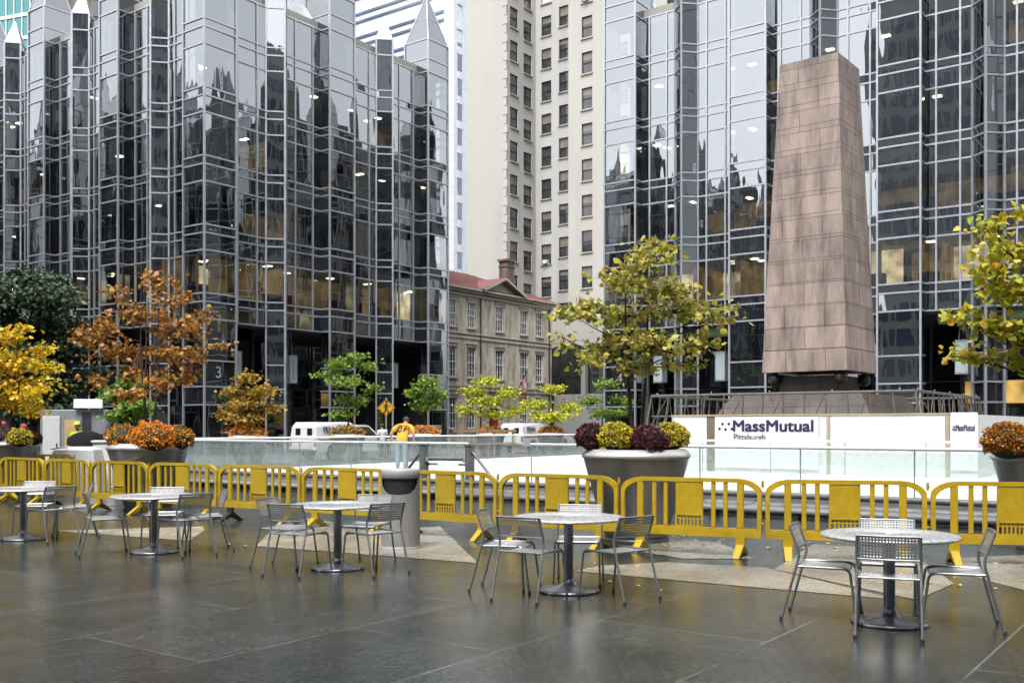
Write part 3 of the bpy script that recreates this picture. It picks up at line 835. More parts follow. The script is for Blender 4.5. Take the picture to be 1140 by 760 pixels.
def facade_run(root, O, d, n, elems, first_depth=None, spires=True, scale_fin=.8):
    """elems along d from O (on the recessed plane): ('pier', w) ('bay', w) ('fin', w)"""
    s = 0.0; p = .8
    pt = lambda s_, t_: (O.x+d.x*s_+n.x*t_, O.y+d.y*s_+n.y*t_)
    nd_ = (n.x, n.y); dd = (d.x, d.y); md = (-d.x, -d.y)
    for i, (kind, wd) in enumerate(elems):
        g = MB(); m_ = MB()
        if kind == 'pier':
            lines = PIER_LINES
            grid_face(g, m_, pt(s, p), pt(s+wd, p), nd_, lines, [])
            dl = first_depth if (i == 0 and first_depth) else p
            grid_face(g, m_, pt(s, p-dl), pt(s, p), md, lines, [], (dl != p, False))
            grid_face(g, m_, pt(s+wd, p), pt(s+wd, 0), dd, lines, [], (False, False))
            # the square turret above the roof
            tl = [ZTOP, ZTOP+.98, PIER_TOP]
            grid_face(g, m_, pt(s, p-wd), pt(s, min(p-dl, p-.01)), md, tl, [], (True, False))
            grid_face(g, m_, pt(s+wd, 0), pt(s+wd, p-wd), dd, tl, [], (False, True))
            grid_face(g, m_, pt(s+wd, p-wd), pt(s, p-wd), (-n.x, -n.y), tl, [], (False, False))
            o = g.build('glass_pier', [M['glass_v'], M['glass_s']], root); m_.build('mullion_frame', M['alu'], o)
            if spires:
                base = [Vector((*pt(s, p), PIER_TOP)), Vector((*pt(s+wd, p), PIER_TOP)), Vector((*pt(s+wd, p-wd), PIER_TOP)), Vector((*pt(s, p-wd), PIER_TOP))]
                spire(root, base, Vector((*pt(s+wd/2, p-wd/2), PIER_TOP+3.8)), None, None)
            bk = MB(); c = pt(s+wd/2, .02)
            bk.obox((c[0], c[1], Z0/2), Vector((d.x, d.y, 0))*(wd/2-.1), Vector((n.x, n.y, 0))*.06, Vector((0, 0, Z0/2-.05)))
            bk.build('pier_core', M['core'], root)
        elif kind == 'bay':
            grid_face(g, m_, pt(s, 0), pt(s+wd, 0), nd_, BAY_LINES, [wd*.25, wd*.75], (False, False))
            o = g.build('glass_bay', [M['glass_v'], M['glass_s']], root); m_.build('mullion_frame', M['alu'], o)
        else:
            h = wd/2; q = 2**-.5
            n1 = ((n.x-d.x)*q, (n.y-d.y)*q); n2 = ((n.x+d.x)*q, (n.y+d.y)*q)
            grid_face(g, m_, pt(s, 0), pt(s+h, h), n1, FIN_LINES, [], (True, False))
            grid_face(g, m_, pt(s+h, h), pt(s+wd, 0), n2, FIN_LINES, [])
            tl = [ZTOP, FIN_TOP]
            grid_face(g, m_, pt(s+wd, 0), pt(s+h, -h), (-n1[0], -n1[1]), tl, [], (False, True))
            grid_face(g, m_, pt(s+h, -h), pt(s, 0), (-n2[0], -n2[1]), tl, [], (False, False))
            o = g.build('glass_fin', [M['glass_v'], M['glass_s']], root); m_.build('mullion_frame', M['alu'], o)
            if spires:
                base = [Vector((*pt(s, 0), FIN_TOP)), Vector((*pt(s+h, h), FIN_TOP)), Vector((*pt(s+wd, 0), FIN_TOP)), Vector((*pt(s+h, -h), FIN_TOP))]
                spire(root, base, Vector((*pt(s+h, 0), FIN_TOP+1.7)), None, None)
        s += wd
    return s
def poly_slab(root, pts, z0, z1, name, m):
    b = MB(); b.prism([(p.x, p.y, z0) for p in pts], (0, 0, z1-z0)); return b.build(name, m, root)

A, B = A2, B2
# --- block behind the street trees, its corner towards the camera
c0 = P3(36.3, 48.2)
b1 = thing('glass_office_building', c0, 'mirrored glass block with pointed turrets, its corner behind the orange-leaved tree', 'office building', world=True)
Lr = facade_run(b1, P2(36.3, 49.0), A, -B, [('pier', 2.25), ('bay', 2.95), ('fin', 1.6), ('bay', 3.0), ('pier', 2.25), ('bay', 2.95), ('fin', 1.6), ('bay', 3.0), ('pier', 2.25)], first_depth=1.9)
PER = [('bay', 2.55), ('fin', 1.5), ('bay', 2.55), ('pier', 2.0)]
Ll = facade_run(b1, P2(37.1, 50.1), B, -A, PER*4)
lamps_and_rooms(b1, P2(36.3+.9, 49.0), A, -B, Lr-1.2)
lamps_and_rooms(b1, P2(37.1, 50.1), B, -A, Ll)
lobby(b1, P2(37.2, 49.0), A, -B, Lr-1.2); lobby(b1, P2(37.1, 50.1), B, -A, Ll)
poly_slab(b1, [P2(37.3, 49.2), P2(58.0, 49.2), P2(58.0, 84), P2(37.3, 84)], ZTOP-.35, ZTOP-.15, 'flat_roof', M['grey_conc'])
poly_slab(b1, [P2(43.6, 55.4), P2(57.6, 55.4), P2(57.6, 84), P2(43.6, 84)], 0, ZTOP-.4, 'core', M['core'])
poly_slab(b1, [P2(57.75, 49.2), P2(58.0, 49.2), P2(58.0, 84), P2(57.75, 84)], 0, ZTOP-.36, 'end_wall', M['core'])
# sloping seamed metal roof set behind the first bays
sr = MB()
for i in range(34):
    s0 = 38.6+i*.23; s1 = s0+.21
    sr.quad(P3(s0, 49.12, ZTOP), P3(s1, 49.12, ZTOP), P3(s1, 51.6, ZTOP+3.6), P3(s0, 51.6, ZTOP+3.6))
    sr.obox((P3(s0-.01, 49.12, ZTOP)+P3(s0-.01, 51.6, ZTOP+3.6))/2, A3*.016, (P3(0, 51.6, ZTOP+3.6)-P3(0, 49.12, ZTOP))/2, Vector((0, 0, .04)))
sr.quad(P3(38.6, 51.62, ZTOP-.1), P3(46.4, 51.62, ZTOP-.1), P3(46.4, 51.62, ZTOP+3.6), P3(38.6, 51.62, ZTOP+3.6))
sr.build('metal_roof', M['seam_metal'], b1)
text_mesh('entrance_number', '3', .95, M['alu'], b1, text_frame(P3(37.25, 48.12, 4.75)-c0, (A.x, A.y, 0)), .01, .01)
# --- block behind the obelisk
c0 = P3(56, 33.3)
b2_ = thing('glass_office_building', c0, 'mirrored glass block with pointed turrets, standing behind the obelisk', 'office building', world=True)
PR = [('pier', 2.25), ('bay', 2.4), ('fin', 1.5), ('bay', 2.45)]
Lr = facade_run(b2_, P2(56.8, 33.3), -B, -A, PR*5+[('pier', 2.25)], first_depth=1.9)
Lf = facade_run(b2_, P2(57.9, 32.5), A, B, PER*2)
lamps_and_rooms(b2_, P2(56.8, 32.3), -B, -A, Lr-1.4, .5)
lobby(b2_, P2(56.8, 32.4), -B, -A, Lr-1.4)
lobby(b2_, P2(57.9, 32.5), A, B, Lf)
poly_slab(b2_, [P2(57.0, 32.3), P2(76, 32.3), P2(76, -10), P2(57.0, -10)], ZTOP-.35, ZTOP-.15, 'flat_roof', M['grey_conc'])
poly_slab(b2_, [P2(63.4, 26), P2(76, 26), P2(76, -10), P2(63.4, -10)], 0, ZTOP-.4, 'core', M['core'])
text_mesh('entrance_number', '4', .95, M['alu'], b2_, text_frame(P3(55.92, 32.15, 4.65)-c0, (-B.x, -B.y, 0)), .01, .01)
for (b0_, b1_) in ((30.4, 25.2), (22.2, 16.4), (13.3, 7.9)):
    gl = MB(); gl.tube([P3(57.6, b0_, 7.45), P3(57.6, b1_, 7.45)], .30, 12); gl.build('arcade_light', M['green_lit'], b2_)
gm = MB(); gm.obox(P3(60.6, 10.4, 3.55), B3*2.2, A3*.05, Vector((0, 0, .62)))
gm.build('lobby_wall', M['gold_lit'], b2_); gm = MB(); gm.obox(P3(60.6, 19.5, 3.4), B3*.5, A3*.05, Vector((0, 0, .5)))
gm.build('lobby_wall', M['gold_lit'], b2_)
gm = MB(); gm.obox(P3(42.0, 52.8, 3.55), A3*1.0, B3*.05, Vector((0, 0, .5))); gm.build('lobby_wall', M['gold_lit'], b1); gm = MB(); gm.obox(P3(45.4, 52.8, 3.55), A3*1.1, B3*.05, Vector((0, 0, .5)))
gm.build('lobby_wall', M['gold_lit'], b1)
# --- glass lanterns hanging in the arcades
def lantern_proto(loc, rz, lab):
    t_ = thing('hanging_lantern', loc, lab, 'lantern', rz, 'lanterns hanging in the arcades')
    m_ = MB(); m_.bbox((0, 0, .92), (.62, .62, 1.72), .02); m_.build('lantern_body', M['lantern'], t_)
    m_ = MB()
    for z in (.03, 1.80): m_.box((0, 0, z), (.68, .68, .06))
    for x in (-.315, .315):
        for y in (-.315, .315): m_.box((x, y, .915), (.035, .035, 1.70))
    m_.box((0, -.322, .92), (.10, .012, 1.3)); m_.build('lantern_frame', M['alu'], t_)
    m_ = MB()
    for sx in (-1, 1): m_.tube([(sx*.22, 0, 1.83), (sx*.07, 0, 3.25)], .022, 6)
    m_.box((0, 0, 3.29), (.34, .34, .10)); m_.build('hanger', M['alu'], t_)
    return t_
lp = [(40.1, 50.3, ROTA, 'pale glass lantern hung in the arcade just above the orange young tree'),
      (44.6, 50.3, ROTA, 'pale glass lantern hung in the arcade above the white pickup'),
      (49.9, 50.3, ROTA, 'pale glass lantern half hidden by the green tree with layered branches'),
      (54.3, 50.3, ROTA, 'pale glass lantern hung in the arcade above the diamond crossing sign')]
for px, lab in ((735, 'pale lantern mostly hidden behind the planter tree with yellow leaves'), (804, 'pale lantern hung in the arcade just beside the sponsor banner side of the obelisk'),
                (983, 'pale lantern half hidden by the edge of the obelisk'), (1072, 'pale lantern glimpsed through the yellow leaves beyond the obelisk')):
    k_ = (px-570)/F; X0 = A*58.0; b_ = (X0.x-k_*X0.y)/(k_*B.y-B.x)
    lp.append((58.0, b_, ROTB, lab))
pro = None
for (a_, b_, rz, lab) in lp:
    loc = P3(a_, b_, 4.45)
    if pro is None: pro = lantern_proto(loc, rz, lab)
    else: dup(pro, loc, rz, lab)
# --- buildings that stand outside the frame and show in the mirrored glass
c0 = P3(20, 50)
b3 = thing('glass_office_building', c0, 'mirrored glass block with turrets across the street, seen as a reflection', 'office building', world=True)
facade_run(b3, P2(20, 50.0), -A, -B, [('pier', 2.25), ('bay', 2.95), ('fin', 1.6), ('bay', 3.0)]*4+[('pier', 2.25)])
poly_slab(b3, [P2(20, 50.3), P2(-20, 50.3), P2(-20, 128), P2(20, 128)], 0, ZTOP-.2, 'core', M['core'])
facade_run(b3, P2(20.6, 50.2), B, A, [('bay', 2.55), ('fin', 1.5), ('bay', 2.55), ('pier', 2.0)]*9)
c0 = P3(-47, 10)
tw = thing('concrete_tower', c0, 'grey gridded tower seen only as a reflection in the glass', 'tower', world=True)
poly_slab(tw, [P2(-47, -85), P2(-47, 48), P2(-75, 48), P2(-75, -85)], 0, 68, 'core', M['pale_conc'])
pn = MB()
for z in range(16):
    for i in range(64): pn.obox(P3(-46.94, -82.8+i*2.03, 4+z*3.9), B3*.62, A3*.03, Vector((0, 0, 1.2)))
pn.build('windows', M['band_glass'], tw)['kind'] = 'stuff'
c0 = P3(14, -26)
b4 = thing('dark_glass_tower', c0, 'tall dark mirrored tower beside the plaza, outside the view', 'tower', world=True)  # unseen tower, its height shaped to darken repeated reflections in the glass
g = MB(); m_ = MB()
grid_face(g, m_, P2(-22, -26), P2(50, -26), B, [0, Z0]+[Z0+FH*k for k in range(1, 17)], [3.0*k for k in range(1, 24)])
grid_face(g, m_, P2(50, -26), P2(50, -60), A, [0, Z0]+[Z0+FH*k for k in range(1, 17)], [3.0*k for k in range(1, 11)])
o = g.build('glass_wall', [M['glass_s'], M['glass_s']], b4); m_.build('mullion_frame', M['alu'], o)
poly_slab(b4, [P2(-22, -26.3), P2(49.7, -26.3), P2(49.7, -60), P2(-22, -60)], 0, Z0+FH*16-.2, 'core', M['core'])
# ------------------------------------------------------------------ masonry buildings in the gap
def wall_open(mb, O, d, n, Ln, z0, z1, ops, rev=.22, mi=0, mr=0):
    """wall quad cut round openings (s0,s1,z0,z1) with reveals; O plan origin, d along, n outward"""
    d3 = Vector((d.x, d.y, 0)); n3 = Vector((n.x, n.y, 0)); O3 = Vector((O.x, O.y, 0)); up = Vector((0, 0, 1))
    S = sorted({0.0, Ln, *[o[0] for o in ops], *[o[1] for o in ops]}); Z = sorted({z0, z1, *[o[2] for o in ops], *[o[3] for o in ops]})
    pt = lambda s, z, k=0.0: O3+d3*s+up*z-n3*k
    for i in range(len(S)-1):
        for j in range(len(Z)-1):
            cs, cz = (S[i]+S[i+1])/2, (Z[j]+Z[j+1])/2
            if any(o[0] < cs < o[1] and o[2] < cz < o[3] for o in ops): continue
            mb.quad(pt(S[i], Z[j]), pt(S[i+1], Z[j]), pt(S[i+1], Z[j+1]), pt(S[i], Z[j+1]), mi)
    for (a, b, c, e) in ops:
        mb.quad(pt(a, c), pt(a, e), pt(a, e, rev), pt(a, c, rev), mr); mb.quad(pt(b, c), pt(b, c, rev), pt(b, e, rev), pt(b, e), mr)
        mb.quad(pt(a, c), pt(a, c, rev), pt(b, c, rev), pt(b, c), mr); mb.quad(pt(a, e), pt(b, e), pt(b, e, rev), pt(a, e, rev), mr)
def sash_window(root, O, d, n, op, cols, rows, m_sash, m_pane, rev=.16, trim=None, fw=.07, bw=.03, blind=None):
    d3 = Vector((d.x, d.y, 0)); n3 = Vector((n.x, n.y, 0)); O3 = Vector((O.x, O.y, 0)); up = Vector((0, 0, 1))
    a, b, c, e = op; cx, cz = (a+b)/2, (c+e)/2; w, h = b-a, e-c
    g = MB(); P_ = lambda s, z, k: O3+d3*s+up*z-n3*k
    zc = c if blind is None else c
    zs = e-(blind*h if blind else 0)
    g.quad(P_(a, c, rev), P_(b, c, rev), P_(b, zs, rev), P_(a, zs, rev), 0)
    if blind: g.quad(P_(a, zs, rev-.004), P_(b, zs, rev-.004), P_(b, e, rev-.004), P_(a, e, rev-.004), 1)
    wo = g.build('window', [m_pane, M['blind']], root)
    f = MB(); k = rev-.045
    bar = lambda s, z, hs, hz, kk=k: f.obox(P_(s, z, kk), d3*hs, n3*.03, up*hz)
    bar(a+fw/2, cz, fw/2, h/2); bar(b-fw/2, cz, fw/2, h/2); bar(cx, c+fw/2, w/2-fw, fw/2); bar(cx, e-fw/2, w/2-fw, fw/2)
    bar(cx, cz, w/2-fw, fw*.45, k-.012)
    for i in range(1, cols): bar(a+w*i/cols, cz, bw/2, h/2-fw, k+.012)
    for j in range(1, rows):
        if rows % 2 == 0 and j == rows//2: continue
        bar(cx, c+h*j/rows, w/2-fw, bw/2, k+.016)
    f.build('sash', m_sash, wo)
    if trim is not None:
        s_ = MB(); s_.obox(P_(cx, c-.06, -.05), d3*(w/2+.12), n3*.10, up*.058)
        s_.build('sill', trim, wo)
        s_ = MB(); s_.obox(P_(cx, e+.13, -.015), d3*(w/2+.14), n3*.045, up*.12)
        s_.obox(P_(cx, e+.29, -.05), d3*(w/2+.22), n3*.09, up*.035)
        s_.build('lintel', trim, wo)
    return wo

# --- old stone house
HB = 51.5; HA0, HA1 = 60.9, 77.1
c0 = P3(HA0, HB)
hs_ = thing('stone_house', c0, 'old tan stone house with red roof, small pediment and white sash windows', 'house', world=True)
O = P2(HA0, HB); Lh = HA1-HA0
wc = [62.7, 65.2, 69.1, 72.7, 75.1]
ops = []
for i, a_ in enumerate(wc):
    s = a_-HA0
    ops.append((s-.52, s+.52, 9.75, 11.85))
    ops.append((s-.55, s+.55, 5.65, 8.15))
    if i != 2: ops.append((s-.55, s+.55, 1.5, 4.0))
s = 68.3-HA0; dop = (s-.7, s+.7, .02, 3.2)
wb = MB(); wall_open(wb, O, A, -B, Lh, 0, 12.6, ops+[dop], .2)
e0 = P3(HA0, HB); e1 = P3(HA1, HB)
wb.quad(e0+B3*12, e0, e0+Vector((0, 0, 12.6)), e0+B3*12+Vector((0, 0, 12.6)))
wb.quad(e1, e1+B3*12, e1+B3*12+Vector((0, 0, 12.6)), e1+Vector((0, 0, 12.6)))
wb.build('wall', M['tan_wall'], hs_)
for op in ops: sash_window(hs_, O, A, -B, op, 3, 4, M['sash'], M['pane'], .15, M['stone_trim'], .075, .032, None)
g = MB(); g.obox(P3(68.3, HB+.12, 1.6), A3*.68, B3*.05, Vector((0, 0, 1.58))); dr = g.build('door', M['door_red'], hs_)
g = MB()
for (z, hh, pr) in ((4.75, .16, .12), (4.98, .06, .2), (8.95, .10, .08), (9.25, .05, .12), (12.45, .12, .12), (12.72, .10, .3), (12.9, .07, .5)):
    g.obox(P3((HA0+HA1)/2, HB-pr/2, z), A3*(Lh/2+pr*.8), B3*(pr/2+.01), Vector((0, 0, hh)))
g.build('cornice', M['stone_trim'], hs_)
g = MB()                                         # pediment gable over the middle bay
pa, pb_, pm = 66.5, 71.9, 69.2
z0_ = 12.98
g.prism([P3(pa, HB-.1, z0_), P3(pb_, HB-.1, z0_), P3(pm, HB-.1, z0_+1.05)], B3*.5)
for (q0, q1) in ((P3(pa-.3, HB-.3, z0_), P3(pm, HB-.3, z0_+1.25)), (P3(pm, HB-.3, z0_+1.25), P3(pb_+.3, HB-.3, z0_))):
    u = (q1-q0).normalized(); g.obox((q0+q1)/2, (q1-q0)/2, B3*.35, u.cross(B3).normalized()*.09)
g.build('pediment', M['stone_trim'], hs_)
g = MB(); zt_ = 12.99; zr = 15.6
f0, f1 = P3(HA0-.4, HB-.45, zt_), P3(HA1+.4, HB-.45, zt_); r0, r1 = P3(HA0+4.5, HB+6, zr), P3(HA1-4.5, HB+6, zr)
k0, k1 = P3(HA0-.4, HB+12.4, zt_), P3(HA1+.4, HB+12.4, zt_)
g.quad(f0, f1, r1, r0); g.tri(f1, k1, r1); g.quad(k1, k0, r0, r1); g.tri(k0, f0, r0)
q = P3(pm, HB+2.4, z0_+1.35); p_ = P3(pm, HB-.62, z0_+1.36)
g.tri(P3(pa-.5, HB-.62, z0_+.02), p_, P3(pa-.5, HB-.2, z0_+.06)); g.quad(P3(pa-.5, HB-.62, z0_+.04), p_, q, P3(pa-.4, HB+.2, z0_+.2)); g.quad(p_, P3(pb_+.5, HB-.62, z0_+.04), P3(pb_+.4, HB+.2, z0_+.2), q)
n_ = 26
for i in range(n_):
    s = HA0+.2+(Lh-.4)*i/(n_-1); tt = min(1, max(.12, min((s-HA0)/4.9, (HA1-s)/4.9)))
    b_ = P3(s, HB-.40, zt_+.03); e_ = P3(s, HB-.45+6.4*tt, zt_+(zr-zt_)*tt+.03)
    g.tube([b_, e_], .025, 4, caps=False)
g.build('roof', M['roof_red'], hs_)
for (a_, b_, w_, h_) in ((74.2, HB+3.0, 1.15, 3.5), (63.2, HB+7.5, 1.2, 3.0), (70.5, HB+8, .9, 3.0)):
    g = MB(); c = P3(a_, b_, 13.2+h_/2); g.box(c, (w_, .9, h_), ROTA); g.box((c.x, c.y, 13.2+h_+.09), (w_+.25, 1.15, .18), ROTA); g.box((c.x, c.y, 13.2+h_-.45), (w_+.12, 1.02, .14), ROTA)
    g.build('chimney', M['brick'], hs_)
g = MB()
for a_ in (66.35, 76.6): g.tube([P3(a_, HB-.09, 12.3), P3(a_, HB-.09, .1)], .07, 6)
g.build('downpipe', M['frame_dark'], hs_)
# flag on a slanted pole
fp = P3(71.4, HB-.05, 4.5); fe = P3(70.6, HB-1.9, 6.6)
fl = thing('flag', fp, 'stars and stripes hanging limp from a slanted pole on the stone house', 'flag', world=True)
g = MB(); g.tube([fp, fe], .03, 6); g.build('pole', M['frame_dark'], fl)
fd = (fp-fe).normalized(); g = MB(); NU, NV = 13, 12
fw_, fh_ = 1.9, 1.25
def fpt(u, v):
    base = fe.lerp(fp, .04+u*.34*fh_); 
    return base+Vector((0, 0, -1))*fw_*v*.92+A3*(.16*math.sin(v*5+u*3)*v+.30*v*u)+B3*.06*math.sin(u*9+v*4)
for i in range(NU):
    for j in range(NV):
        mi = 2 if (i < 7 and j < 5) else (0 if i % 2 == 0 else 1)
        g.quad(fpt(i/NU, j/NV), fpt((i+1)/NU, j/NV), fpt((i+1)/NU, (j+1)/NV), fpt(i/NU, (j+1)/NV), mi)
for i in range(4):
    for j in range(3):
        p = fpt((i+.8)/NU*1.55, (j+.9)/NV*1.25); g.obox(p-B3*.02, A3*.03, B3*.012, Vector((0, 0, .03)), 1)
g.build('cloth', [M['flag_red'], M['flag_white'], M['flag_blue']], fl)

# --- dark glass link with a concrete base to the right of the house
c0 = P3(79, 50)
lk = thing('glass_annex', c0, 'low dark glass annex with concrete piers between the stone house and the mirrored block', 'annex', world=True)
g = MB(); m_ = MB(); grid_face(g, m_, P2(80, 55), P2(80, 40), -A, [0, 3.2, 6.4, 9.2], [2.5, 5, 7.5, 10, 12.5], detail=True)
o = g.build('glass_wall', [M['glass_s'], M['glass_s']], lk); m_.build('mullion_frame', M['frame_dark'], o)
poly_slab(lk, [P2(80.1, 55), P2(92, 55), P2(92, 36), P2(80.1, 36)], 9.2, 11.8, 'fascia', M['cream_wall'])
poly_slab(lk, [P2(80.3, 54.8), P2(88, 54.8), P2(88, 36), P2(80.3, 36)], 0, 9.1, 'core', M['core'])
for b_ in (53.9, 49.5, 46.0):
    g = MB(); g.box(P3(79.6, b_, 4.6), (.5, .5, 9.19), ROTA); g.build('pier', M['grey_conc'], lk)
g = MB(); g.box(P3(77.8, 48.6, 2.3), (.4, 6.0, 4.6), ROTA); g.build('base_wall', M['grey_conc'], lk)

# --- tall white apartment building with a light court
c0 = P3(89.4, 71.2)
wb_ = thing('white_apartment_building', c0, 'tall white and cream apartment building with rows of dark windows', 'apartment building', world=True)
ZW = 60.0; rows = [16.4+3.72*k for k in range(-3, 12)]
def wrow(s0, s1, dz=0, h=2.05): return [(s0, s1, z+dz, z+dz+h) for z in rows if 4 < z+dz and z+dz+h < ZW-1]
def zvis(z): return 12 < z < 52
def block(O, d, n, Ln, cols, m, name, cols_dz=None, extra=True):
    ops = []
    for i, (s0, s1, dz, h) in enumerate(cols): ops += wrow(s0, s1, dz, h)
    g = MB(); wall_open(g, O, d, n, Ln, 0, ZW, ops, .25); g.build(name, m, wb_)
    for op in ops:
        if not zvis(op[2]): 
            q = MB(); d3 = Vector((d.x, d.y, 0)); n3 = Vector((n.x, n.y, 0)); P_ = lambda s, z: Vector((O.x, O.y, z))+d3*s-n3*.2
            q.quad(P_(op[0], op[2]), P_(op[1], op[2]), P_(op[1], op[3]), P_(op[0], op[3])); q.build('window', M['pane'], wb_); continue
        r = random.random(); lit = r < .05
        wo = sash_window(wb_, O, d, n, op, 1, 2, M['frame_dark'] , M['pane_lit'] if lit else M['pane'], .18, None, .07, .04, random.choice((None, None, .25, .5, .35)))
        d3 = Vector((d.x, d.y, 0)); n3 = Vector((n.x, n.y, 0))
        q = MB(); q.obox(Vector((O.x, O.y, op[2]-.07))+d3*(op[0]+op[1])/2+n3*.05, d3*((op[1]-op[0])/2+.08), n3*.09, Vector((0, 0, .065)))
        q.build('sill', M['stone_trim'], wo)
        if random.random() < .06:
            q = MB(); q.obox(Vector((O.x, O.y, op[2]+.25))+d3*(op[0]+op[1])/2+n3*.12, d3*.3, n3*.25, Vector((0, 0, .2)))
            q.build('air_conditioner', M['white_paint'], wb_)
AW = 89.4; AR = 95.2; BW0, BW1, BC, BE0 = 71.2, 65.8, 57.6, 46.0
block(P2(AW, BW0), -B, -A, BW0-BW1, [], M['cream_wall'], 'cream_wall')
block(P2(AW, BW1), A, -B, AR-AW, [(.8, 2.3, -.1, 2.25), (3.4, 5.0, -.8, 2.25)], M['white_brick'], 'court_side_wall')
block(P2(AR, BW1), -B, -A, BW1-BC, [(.8, 2.15, .05, 2.25), (3.2, 4.65, .65, 2.25), (6.1, 7.4, .65, 2.25)], M['white_brick'], 'court_wall')
block(P2(AW, BC), -B, -A, BC-BE0, [(1.65, 2.95, -.3, 2.25), (5.9, 7.2, -.3, 2.25)], M['cream_wall'], 'front_wall')
g = MB(); g.obox(P3(AW-.35, (BC+BE0)/2, 49.6), B3*((BC-BE0)/2+.4), A3*.5, Vector((0, 0, .3))); g.obox(P3(AW-.2, (BC+BE0)/2, 49.0), B3*((BC-BE0)/2+.2), A3*.3, Vector((0, 0, .25)))
g.build('cornice', M['frame_dark'], wb_)
g = MB(); 
for k in range(60): g.obox(P3(AW-.03, BW1+.06, .5+k*1.0), B3*(.18 if k % 2 else .30), A3*.035, Vector((0, 0, .46)))
g.build('quoin', M['cream_wall'], wb_)
poly_slab(wb_, [P2(AW+.5, BW0), P2(AW+.5, BW1+.3), P2(AR+.4, BW1+.3), P2(AR+.4, BC-.2), P2(AW+.5, BC-.2), P2(AW+.5, BE0), P2(AR+14, BE0), P2(AR+14, BW0)], 0, ZW-.05, 'core', M['core'])

# --- pale banded tower further off
TA, TB = 124.0, 101.6
pt_ = thing('banded_tower', P3(TA, TB), 'pale tiled tower far off, with thin blue-grey window bands', 'tower', ROTB-PI)
m_ = MB(); m_.box((-29.9, 12, 42), (60, 24, 84)); m_.build('tower_wall', M['pale_tile'], pt_)
for k in range(4, 20):
    z = 2+4.05*k
    for dz in (0, 1.35):
        g = MB(); g.box((-31, -.04, z+dz), (58, .16, .42)); g.build('window_band', M['band_glass'], pt_)
g = MB(); g.box((.16, 1.4, 33), (.12, .9, 60)); g.build('window_band', M['band_glass'], pt_)
g = MB()
for k in range(21): g.box((.17, 1.4, 2.5+k*3.95), (.16, 1.2, 1.2))
g.build('spandrel', M['pale_tile'], pt_)
# --- teal tower and brown brick building peeping over the glass block
tt = thing('teal_glass_tower', XY(-6, 150), 'teal glass tower showing at the top corner behind the turrets', 'tower', R(-20))
m_ = MB(); m_.box((0, 12, 45), (17, 24, 90)); m_.build('glass_wall', M['teal_glass'], tt)
m_ = MB()
for k in range(26): m_.box((0, -.05, 3.4*k+1), (17.2, .2, .5))
for k in range(12): m_.box((-8.4+k*1.53, -.05, 45), (.16, .14, 90))
m_.build('white_band', M['white_paint'], tt)
bt_ = thing('brown_brick_tower', XY(96, 128), 'brown brick tower glimpsed between the pointed turrets', 'tower', R(10))
m_ = MB(); m_.box((0, 9, 40), (9, 18, 80)); m_.build('wall', M['brick'], bt_)
m_ = MB()
for k in range(21):
    for i in range(4): m_.box((-3.3+i*2.2, -.02, 3+k*3.7), (1.1, .1, 1.9))
m_.build('windows', M['pane'], bt_)['kind'] = 'stuff'
bt2 = thing('grey_stone_tower', XY(160, 130), 'grey stone tower behind the flat roof of the mirrored block', 'tower', R(10))
m_ = MB(); m_.box((0, 9, 30), (16, 18, 60)); m_.build('wall', M['grey_conc'], bt2)
m_ = MB()
for k in range(15):
    for i in range(6): m_.box((-6.5+i*2.6, -.02, 3+k*3.7), (1.2, .1, 2.0))
m_.build('windows', M['pane'], bt2)['kind'] = 'stuff'

# --- ticket kiosk, utility boxes, covered carts beyond the barricades
ko = XY(84, 34)
kk = thing('ticket_kiosk', ko, 'grey ticket kiosk with a bright sign panel under the dark tree', 'kiosk', R(8))
m_ = MB(); m_.bbox((0, .8, 1.1), (2.3, 1.5, 2.2), .02); m_.build('body', M['grey_door'], kk)
m_ = MB(); m_.bbox((-.78, .03, 1.0), (.55, .05, 1.95), .01); d_ = m_.build('door', M['rail_white'], kk)
m_ = MB(); m_.box((-.6, -.01, 1.0), (.03, .05, .14)); m_.build('door_handle', M['frame_dark'], d_)
m_ = MB(); m_.box((-.1, .03, 1.2), (.5, .05, 1.3)); m_.build('window', M['room_dim'], kk)
m_ = MB(); m_.box((.35, .03, 1.1), (.28, .05, 2.0)); m_.build('window', M['pane'], kk)
m_ = MB(); m_.bbox((.42, -.02, 2.40), (.9, .2, .30), .02); m_.build('sign_panel', M['lit_sign'], kk)
o = XY(86, 25)
cv = thing('covered_cart', o, 'white vinyl cover draped over a cart behind the barricades', 'covered cart', R(6))
m_ = MB(); vs = []
for (z, w0, w1, dd_) in ((.02, .62, .62, .45), (.7, .56, .56, .42), (1.05, .44, .50, .36), (1.12, .36, .42, .28)):
    for (x, y) in ((-w0, -dd_), (w1, -dd_), (w1, dd_), (-w0, dd_)): vs.append((x+random.uniform(-.02, .02), y, z+random.uniform(-.015, .015)))
fs = [(4*i+j, 4*i+(j+1) % 4, 4*i+4+(j+1) % 4, 4*i+4+j) for i in range(3) for j in range(4)]+[(12, 13, 14, 15)]
m_.add(vs, fs); m_.build('vinyl_cover', M['white_vinyl'], cv)
m_ = MB(); m_.tube([(-.45, -.42, 1.0), (-.2, -.43, .85), (-.1, -.44, .6)], .01, 5); m_.tube([(-.5, -.40, 1.08), (-.1, -.40, 1.12)], .012, 5); m_.build('tie_cord', M['frame_dark'], cv)
o = XY(118, 27)
ub = thing('utility_cabinet', o, 'white utility cabinet beside the planter with orange flowers', 'cabinet', R(10))
m_ = MB(); m_.bbox((0, 0, .6), (.55, .6, 1.2), .015); m_.build('body', M['white_paint'], ub)
m_ = MB(); m_.bbox((0, -.31, .62), (.45, .02, 1.0), .006); m_.build('door', M['white_vinyl'], ub)
m_ = MB(); m_.bbox((0, 0, 1.23), (.62, .68, .06), .01); m_.build('lid', M['rail_white'], ub)
